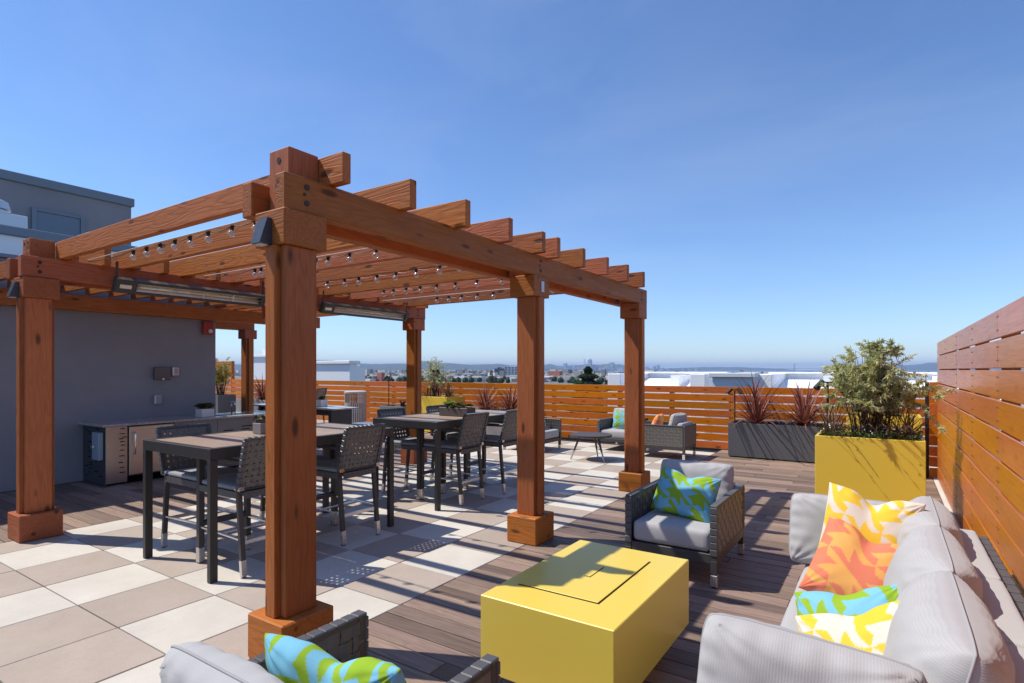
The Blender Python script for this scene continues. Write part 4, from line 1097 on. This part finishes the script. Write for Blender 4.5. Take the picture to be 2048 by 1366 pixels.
# ------------------------------------------------------------------ twin spot path lights
def spot(loc, hh, lb, rz=0):
    e = empty('twin_spotlight', loc, lb, 'spotlight', 'black twin spotlights on poles', rz)
    obj('pole', MB().cyl((0, 0, 0.0), (0, 0, hh), .012, n=8), blackm, e)
    obj('crossbar', MB().cyl((-.06, 0, hh), (.06, 0, hh), .008, n=8), blackm, e)
    for s in (-1, 1): obj('lamp_head', MB().cyl((s * .05, 0, hh + .015), (s * .13, -.03, hh - .07), .030, .034, 14), blackm, e)
spot((-2.40, 11.25, .59), .64, 'black twin spotlight rising from the left end of the charcoal planter')
spot((-.56, 7.30, .86), .60, 'black twin spotlight at the left edge of the big olive shrub', R(20))
spot((-.22, 7.5, .86), .66, 'black twin spotlight hidden among the leaves of the big shrub')
spot((-11.45, 11.15, .58), .84, 'black twin spotlight standing in the square mid grey planter')
spot((-9.78, 11.2, .88), .70, 'black twin spotlight in the distant yellow planter')
spot((-6.95, 11.45, .58), .72, 'black twin spotlight beside the middle pergola post at the fence')
spot((-16.95, 11.2, .58), .95, 'black twin spotlight seen between the third row post and near post')

# ------------------------------------------------------------------ litter bin
tc = empty('litter_bin', (-12.85, 11.2, 0), 'round silver slatted litter bin with a side opening by the fence', 'litter bin')
mb = MB(); rr = .305; random.seed(1)
for k in range(36):
    a0 = 2 * math.pi * k / 36; a1 = a0 + .11
    z1 = .93
    ang = math.degrees((a0 + .05)) % 360
    if 245 < ang < 330: z1 = .66
    P0 = [(rr * math.cos(a), rr * math.sin(a)) for a in (a0, a1)]; P1 = [((rr - .012) * math.cos(a), (rr - .012) * math.sin(a)) for a in (a1, a0)]
    A = mb.ring([(x, y_, .06) for x, y_ in P0 + P1]); C2 = mb.ring([(x, y_, z1) for x, y_ in P0 + P1]); mb.bridge(A, C2); mb.f.append(tuple(C2)); mb.f.append(tuple(A[::-1]))
binm = plain('bin_grey_paint', (.50, .49, .47), .4)
obj('slats', mb, binm, tc, kind='stuff')
for z0, z1 in ((.02, .07), (.40, .42), (.46, .48)):
    mb = MB(); ro, ri = rr + .007, rr + .0005; q = [[(r_ * math.cos(2 * math.pi * k / 36), r_ * math.sin(2 * math.pi * k / 36), z_) for k in range(36)] for r_, z_ in ((ro, z0), (ro, z1), (ri, z1), (ri, z0))]
    rg = [mb.ring(x_) for x_ in q]
    for k in range(4): mb.bridge(rg[k], rg[(k + 1) % 4])
    obj('band', mb, binm, tc)
obj('base_plate', MB().cyl((0, 0, .02), (0, 0, .05), rr - .015, n=36), binm, tc)
obj('top_ring', MB().cyl((0, 0, .93), (0, 0, .975), rr + .015, rr + .015, 36).cyl((0, 0, .975), (0, 0, 1.0), rr + .015, rr - .05, 36), binm, tc)
obj('liner', MB().cyl((0, 0, .05), (0, 0, .62), rr - .05, n=24), plain('dark_liner', (.05, .05, .055), .6), tc)

# ------------------------------------------------------------------ second counter, bench, far stool
c2 = empty('stone_counter', (-8.9, 6.42, 0), 'pale stone topped bar counter beyond the kitchen sink', 'counter')
obj('countertop', B(-1.48, .98, -.0, .56, .905, .93, .003), plain('pale_stone', (.50, .48, .46), .2), c2)
obj('leg', B(.78, .86, .05, .50, .003, .904), framem, c2); obj('leg', B(-1.3, -1.22, .05, .50, .003, .904), framem, c2)
obj('apron', B(-1.219, .779, .08, .11, .80, .904), framem, c2)
pot_plant('potted_succulent', (-8.62, 6.72, .93), (.075, .075, .13), whitep, 'white square pot of green succulents on the pale stone counter', 'potted plant', [(leaf_dark, 9, .07, 14)], 30)
bn = empty('slatted_bench', (-8.55, 7.9, 0), 'light grey slatted bench between the stone counter and the litter bin', 'bench')
for k in range(8): obj('slat', B(-.45 + k * .115, -.45 + k * .115 + .09, -.22, .22, .50, .53, .003), silver, bn)
obj('frame', MB().box(-.45, .445, -.22, -.18, .46, .499).box(-.45, .445, .18, .22, .46, .499), silver, bn)
for sx in (-.45, .405):
    for sy in (-.22, .18): obj('leg', B(sx, sx + .04, sy, sy + .04, .002, .459), silver, bn)
o = copy_tree(st); place(o, (-13.6, 10.55, 0), R(200), 'woven bar stool far back against the fence left of the litter bin', SG)

# ------------------------------------------------------------------ neighbouring roofs
FW = Vector((-math.sin(R(33.5)), math.cos(R(33.5)))); RT = Vector((math.cos(R(33.5)), math.sin(R(33.5))))
def at(t, D): q = RT * (t * D) + FW * D; return q.x, q.y      # t = tangent of the bearing right of the view axis, D metres ahead
def roof(name, lb, x0, x1, y0, z, dep, steps, m=whiteroof, slope=True):
    e = empty(name, (x0, y0, 0), lb, 'building', 'parapet roofs beyond the fence'); W = x1 - x0
    obj('parapet_wall', B(0, W, 0, .5, -20, z - .14), m, e) if not slope else None
    if slope:
        mb = MB(); A = mb.ring([(0, 0, -20), (W, 0, -20), (W, 0, z - .75), (0, 0, z - .75)]); C_ = mb.ring([(0, 3.1, -20), (W, 3.1, -20), (W, 3.1, z - .22), (0, 3.1, z - .22)])
        mb.bridge(A, C_); mb.f.append(tuple(A[::-1])); mb.f.append(tuple(C_)); obj('sloped_membrane', mb, m, e)
        for xx in (0.02, W - .62): obj('end_pier', B(xx, xx + .6, -.05, 3.4, -20, z + .02, .02), m, e)
        obj('back_parapet', B(.0, W, 3.45, 3.8, -20, z - .001), m, e); obj('coping', B(-.06, W + .06, 3.38, 3.95, z, z + .09, .02), m, e)
    else:
        obj('roof_deck', B(.5, W - .5, .51, dep - .5, -20, z - .3), m, e)
        obj('coping', MB().box(-.12, W + .12, -.12, .62, z - .139, z + .03, .02), m, e)
    for (a, b, c_, d_, h_) in steps: obj('roof_block', B(a, b, c_, d_, z - 1.19, z + h_), m, e)
    return e
roof('white_roof', 'white stucco parapet roof just right of the conifer behind the fence', -10.2, -6.0, 23, 1.42, 9, [(2.4, 2.75, 1.2, 3.4, -.05)])
roof('grey_roof', 'grey and white stucco roof block behind the middle of the right fence', -5.6, -4.15, 22.4, 1.46, 7, [(.3, 1.1, 3, 3.6, .05)], whiteroof2, False)
roof('white_roof', 'wide white stucco parapet roof directly left of the big shrub', -4.2, 5.5, 23, 1.42, 9, [(2.2, 2.55, 1.2, 3.4, -.05), (5.6, 5.95, 1.2, 3.4, -.05)])
roof('pale_roof_unit', 'pale corrugated rooftop unit left of the hills and right of the near post', -27.5, -23.4, 20, 2.06, 2, [(0.6, 3.4, .7, 1.3, -.1)], whiteroof, False)
roof('roof_block_building', 'white rooftop block seen between the third row post and near post', -39.5, -35.6, 24, 2.65, 6, [(.6, 1.6, 1, 3, .5)], whiteroof, False)

# ------------------------------------------------------------------ far landscape
grd = MB(); grd.v = [(-60000, -8000, -20.0), (60000, -8000, -20.0), (60000, 60000, -20.0), (-60000, 60000, -20.0)]; grd.f = [(0, 1, 2, 3)]
gm = NB('city_ground'); _v = gm.coord((1, 1, 1), False)
gmm = gm.set(color=gm.ramp(gm.noise(_v, .004, 6, .7), [(.35, (.045, .07, .035)), (.5, (.12, .12, .11)), (.65, (.2, .19, .18))]), rough=.95)
obj('ground', grd, gmm, kind='structure')
wtr = MB(); pts = []
for t in (-.15, .0, .06, .2, .4, .8, 1.2): pts.append(at(t, 4600 if t < .3 else 3600) + (-19.6,))
for t in (1.2, .6, .2, -.02, -.15): pts.append(at(t, 30000 if t > .1 else 6500) + (-19.6,))
wtr.poly(pts); obj('bay_water', wtr, plain('bay_water', (.05, .085, .12), .25, 0, .5, .02, .01), kind='structure')
def ridge(name, lb, prof, D, thick, m):
    """prof: (bearing tangent, height in metres)"""
    mb = MB(); rows = []
    n = 0; P_ = []
    for (t0, h0), (t1, h1) in zip(prof, prof[1:]):
        k = max(2, int((t1 - t0) * 160))
        for i in range(k):
            f = i / k; f2 = f * f * (3 - 2 * f); P_.append((t0 + (t1 - t0) * f, h0 + (h1 - h0) * f2))
    P_.append(prof[-1])
    for r_ in range(9):
        u = r_ / 8 * 2 - 1; s_ = (1 - abs(u)) ** .8
        rows.append(mb.ring([at(t, D + u * thick) + (-20.5 + (h_ + 20) * s_ * (1 + .30 * noise.noise(Vector((t * 70, u * 2.5, D * .001))) * (1 if u else .35)),) for t, h_ in P_]))
    for a, b in zip(rows, rows[1:]):
        for i in range(len(a) - 1): mb.f.append((a[i], a[i + 1], b[i + 1], b[i]))
    return obj(name, mb, m, smooth=True, kind='structure', label=lb)
hillm = plain('hill_scrub', (.075, .095, .055), .95, 0, .1, .15, .002)
ridge('far_hills', 'blue hazy hills along the bay on the left', [(-.60, 60), (-.50, 170), (-.40, 175), (-.33, 190), (-.28, 205), (-.24, 180), (-.19, 200), (-.153, 270), (-.12, 215), (-.07, 160), (-.03, 185), (.01, 130), (.05, 120), (.09, 60)], 17000, 3200, hillm)
ridge('city_hills', 'hills behind the distant bay skyline', [(.03, 30), (.045, 100), (.066, 200), (.085, 130), (.11, 160), (.137, 205), (.15, 170), (.17, 205), (.19, 190), (.205, 130), (.225, 60), (.25, 40)], 19000, 1800, hillm)
ridge('headland_hills', 'low wooded headland right of the skyline', [(.22, 40), (.27, 62), (.31, 95), (.35, 118), (.40, 112), (.44, 80), (.47, 50), (.50, 10)], 22000, 1500, hillm)
ridge('marin_hills', 'blue hills at the right behind the big shrub', [(.60, 5), (.655, 90), (.70, 180), (.745, 260), (.80, 240), (.88, 250), (1.0, 230), (1.1, 100)], 20000, 3000, hillm)
# low houses and trees of the city in between: beyond counting
random.seed(40)
cm = NB('city_walls'); _a = cm.n.new('ShaderNodeVertexColor'); _a.layer_name = 'tint'; cmm = cm.set(color=cm.ramp(_a.outputs[0], [(0, (.10, .11, .12)), (.3, (.30, .28, .26)), (.6, (.55, .52, .48)), (.85, (.75, .74, .72)), (.95, (.40, .14, .09))]), rough=.8)
mb = MB(); mb.tint = []
for k in range(9000):
    D = 1000 + 4300 * random.random() ** 1.1 if k < 7000 else random.uniform(9000, 15500)
    t = random.uniform(-.62, .25) if random.random() < .85 else random.uniform(.25, .95)
    if t > .03 and D > 3400: continue
    x, y_ = at(t, D); s_ = random.uniform(4, 13) * (1 if D < 6000 else 4.0); hh = random.uniform(3, 11) * (1 if random.random() < .96 else 2.2) * (1 if D < 6000 else 2.2)
    b0 = len(mb.v); mb.box(x - s_, x + s_, y_ - s_ * random.uniform(.4, 1), y_ + s_ * .6, -20, -20 + hh); mb.tint += [random.random()] * (len(mb.v) - b0)
for k in range(1600):     # houses on the flank of the hills
    t = random.uniform(.03, .24); D = random.uniform(17600, 18800); x, y_ = at(t, D); s_ = random.uniform(15, 45)
    zb = -20 + 150 * max(0, (D - 17200) / 1800) * random.uniform(.4, 1)
    b0 = len(mb.v); mb.box(x - s_, x + s_, y_ - s_, y_ + s_, -20, zb * .8 + random.uniform(5, 40)); mb.tint += [random.uniform(.4, .85)] * (len(mb.v) - b0)
obj('distant_city_houses', mb, cmm, kind='stuff')
tm = plain('city_tree_green', (.035, .055, .022), .9, 0, .1, .2, .05)
mb = MB()
for k in range(2000):
    D = 900 + 3600 * random.random() ** 1.2; t = random.uniform(-.62, .25) if random.random() < .85 else random.uniform(.25, .95); x, y_ = at(t, D); r_ = random.uniform(2.5, 6)
    mb.sphere((x, y_, -20 + r_ * .8), r_, 6, 4, random.uniform(.8, 1.4))
obj('distant_city_trees', mb, tm, kind='stuff')
# named far buildings
def tower(name, lb, t0, t1, D, ztop, wallm, winm, nx, nz, dep=30, vert=True):
    x0, y0 = at(t0, D); wd = (t1 - t0) * D
    e = empty(name, (x0, y0, -20), lb, 'building'); e.rotation_euler = (0, 0, R(33.5)); Hh = ztop + 20
    obj('wall', B(0, wd, 0, dep, 0, Hh), wallm, e)
    obj('roof', B(wd * .3, wd * .7, dep * .3, dep * .7, Hh, Hh + 3), wallm, e)
    wm = None
    for i in range(nx):
        for k in range(nz):
            a = wd * (i + .18) / nx; b = wd * (i + .82) / nx; z0 = Hh * (k + .2) / nz; z1 = Hh * (k + .85) / nz
            if wm is None: wm = B(0, b - a, -.25, -.02, 0, z1 - z0).mesh('window', winm)
            obj('window', wm, None, e, loc=(a, 0, z0))
    return e
dglass = plain('dark_blue_glass', (.05, .09, .12), .15, 0, .5); bluewin = plain('bluish_window', (.12, .18, .28), .2)
cream = plain('cream_concrete', (.62, .60, .56), .8); pinkc = plain('pink_concrete', (.58, .50, .47), .8); tealc = plain('teal_glass_wall', (.07, .13, .16), .25)
tower('office_tower', 'white tower with blue vertical window bands on the skyline', -.0135, .016, 1500, 10, cream, bluewin, 5, 7)
tower('glass_office_block', 'dark teal glass office block beside the white tower', -.031, -.0140, 1500, 5.5, tealc, dglass, 4, 8)
tower('apartment_block', 'pinkish apartment block left of the cypress tree', -.063, -.040, 1300, -8, pinkc, bluewin, 6, 4)
tower('pale_office_block', 'low pale office block left of the apartment block', -.095, -.068, 1500, -10, cream, bluewin, 7, 3)
sky_m = plain('skyline_concrete', (.32, .36, .40), .7)
def simple_tower(lb, t, w_, D, ztop, spire=0, name='skyscraper'):
    x, y_ = at(t, D); e = empty(name, (x, y_, -20), lb, 'skyscraper', 'towers of the distant skyline')
    H_ = ztop + 20
    obj('shaft', MB().box(-w_ / 2, w_ / 2, -w_ / 2, w_ / 2, 0, H_ * .93), sky_m, e); mb = MB(); mb.cyl((0, 0, H_ * .93), (0, 0, H_ + spire), w_ * .55, w_ * (.08 if spire else .4), 8); obj('crown', mb, sky_m, e)
simple_tower('tallest rounded tower of the distant skyline', .1375, 90, 15500, 300, 22)
simple_tower('slab tower left of the tallest skyline tower', .094, 85, 15500, 190)
simple_tower('broad tower at the right end of the distant skyline', .176, 110, 15500, 215)
simple_tower('low tower just left of the tallest skyline tower', .129, 70, 15500, 165)
simple_tower('low tower just right of the tallest skyline tower', .147, 80, 15500, 150)
simple_tower('short tower at the left edge of the distant skyline', .110, 90, 15500, 120)
simple_tower('small tower left of the headland hills', .251, 70, 15500, 115)
simple_tower('taller small tower left of the headland hills', .258, 70, 15500, 140)
random.seed(44); mb = MB(); mb.tint = []
for k in range(260):
    t = random.gauss(.15, .035) if k < 150 else random.uniform(.21, .33); x, y_ = at(t, random.uniform(15200, 16200)); s_ = random.uniform(20, 45)
    b0 = len(mb.v); mb.box(x - s_, x + s_, y_ - s_, y_ + s_, -20, random.uniform(10, 85) if k < 150 else random.uniform(5, 48)); mb.tint += [random.uniform(.1, .6)] * (len(mb.v) - b0)
obj('distant_downtown', mb, cmm, kind='stuff')
# bay bridge and golden gate tower, sutro mast
br = empty('bay_bridge', at(.12, 8800) + (-20,), 'long low bay bridge with a white suspension tower', 'bridge'); br.rotation_euler = (0, 0, R(33.5))
obj('road_deck', B(-650, 560, -8, 8, 22, 30), plain('bridge_concrete', (.50, .50, .48), .8), br)
pm2 = B(-5, 5, -6, 6, 0, 21.9).mesh('pier', plain('bridge_pier', (.35, .35, .35), .8))
for k in range(30): obj('pier', pm2, None, br, loc=(-640 + k * 40, 0, 0))
tw = MB(); tw.bar((415, 0, 0), (432, 0, 105), 7, 7); tw.bar((449, 0, 0), (432, 0, 105), 7, 7); obj('tower', tw, plain('bridge_white', (.75, .75, .75), .6), br)
cb = MB(); cb.tube([(432, 0, 103), (500, 0, 45), (556, 0, 31)], 2.2, 5); cb.tube([(432, 0, 103), (370, 0, 45), (310, 0, 31)], 2.2, 5); obj('cables', cb, plain('bridge_cable', (.7, .7, .7), .6), br)
x, y_ = at(.498, 20000); gt = empty('golden_gate_tower', (x, y_, -20), 'thin bridge tower standing alone on the far horizon', 'bridge tower')
gtm = plain('bridge_red', (.22, .10, .09), .7)
obj('leg', B(-22, -8, -10, 10, 0, 240), gtm, gt); obj('leg', B(8, 22, -10, 10, 0, 240), gtm, gt); obj('strut', MB().box(-7.9, 7.9, -8, 8, 228, 240).box(-7.9, 7.9, -8, 8, 150, 162).box(-7.9, 7.9, -8, 8, 70, 82), gtm, gt)
obj('deck', B(-3000, 2200, 12, 40, 60, 72), gtm, gt)
x, y_ = at(.128, 19500); su = empty('hilltop_mast', (x, y_, 150), 'three pronged antenna mast on the hill behind the skyline', 'mast')
for dx in (-22, 0, 22): obj('mast_leg', MB().cyl((dx, 0, 0), (dx * .55, 0, 240), 5, 4, 6), sky_m, su)
obj('mast_brace', MB().box(-18, 18, -4, 4, 110, 118), sky_m, su)

# ------------------------------------------------------------------ mid distance trees
def conifer(name, loc, hh, rad, lb, seed, n=1500, slim=False):
    random.seed(seed); e = empty(name, loc, lb, 'tree')
    obj('trunk', MB().tube([(0, 0, 0), (0, 0, hh * .5), (0, 0, hh * .95)], hh * .02, 7, .2), barkm, e)
    mb = MB(); mb.tint = []
    for k in range(n):
        z = hh * (.10 + .90 * random.random() ** 1.15); u = (z / hh); prof = (min(1, (1 - u) * 1.55 + .02)) * (.75 + .25 * math.sin(u * 55)) if not slim else (1 - u) ** .8 * .9 + .05
        lay = 1 + .22 * math.sin(u * 40 + random.uniform(-.5, .5)); a = random.uniform(0, 6.283); r_ = rad * prof * lay * math.sqrt(random.uniform(.25, 1))
        p = Vector((math.cos(a) * r_, math.sin(a) * r_, z)); d = Vector((math.cos(a), math.sin(a), random.uniform(-.1, .5)))
        leaf(mb, p, d, rad * (.075 if n > 3000 else .2), rad * (.05 if n > 3000 else .13), random.random(), Vector((random.gauss(0, .4), random.gauss(0, .4), 1)))
    obj('crown', mb, leaf_dark, e, kind='stuff')
x, y_ = at(.134, 230); conifer('conifer_tree', (x, y_, -19.9), 22.8, 11.5, 'large dark conifer rising above the fence under the skyline', 50, 20000)
x, y_ = at(-.0365, 330); conifer('cypress_tree', (x, y_, -19.9), 21.2, 3.2, 'slim dark cypress tree left of the glass office block', 51, 2400, True)
x, y_ = at(.168, 300); conifer('round_tree', (x, y_, -19.9), 16.0, 6, 'low rounded tree right of the large conifer', 52, 1500)
x, y_ = at(-.165, 420); conifer('round_tree', (x, y_, -19.9), 14.5, 7, 'low rounded tree left of the distant olive shrub', 53, 1500)
x, y_ = at(.80, 200); conifer('round_tree', (x, y_, -19.9), 20.0, 12, 'dark trees at the right behind the big shrub', 54, 2500)

# ------------------------------------------------------------------ haze
hz = NB('haze'); hz.n.remove(hz.b); pv = hz.n.new('ShaderNodeVolumePrincipled')
pv.inputs['Color'].default_value = (.46, .64, 1.0, 1); pv.inputs['Density'].default_value = 4.2e-5; pv.inputs['Anisotropy'].default_value = .0
hz.link(pv.outputs[0], hz.n['Material Output'].inputs['Volume'])
obj('haze', B(-45000, 40000, -5000, 45000, -21, 420), hz.m, kind='stuff')
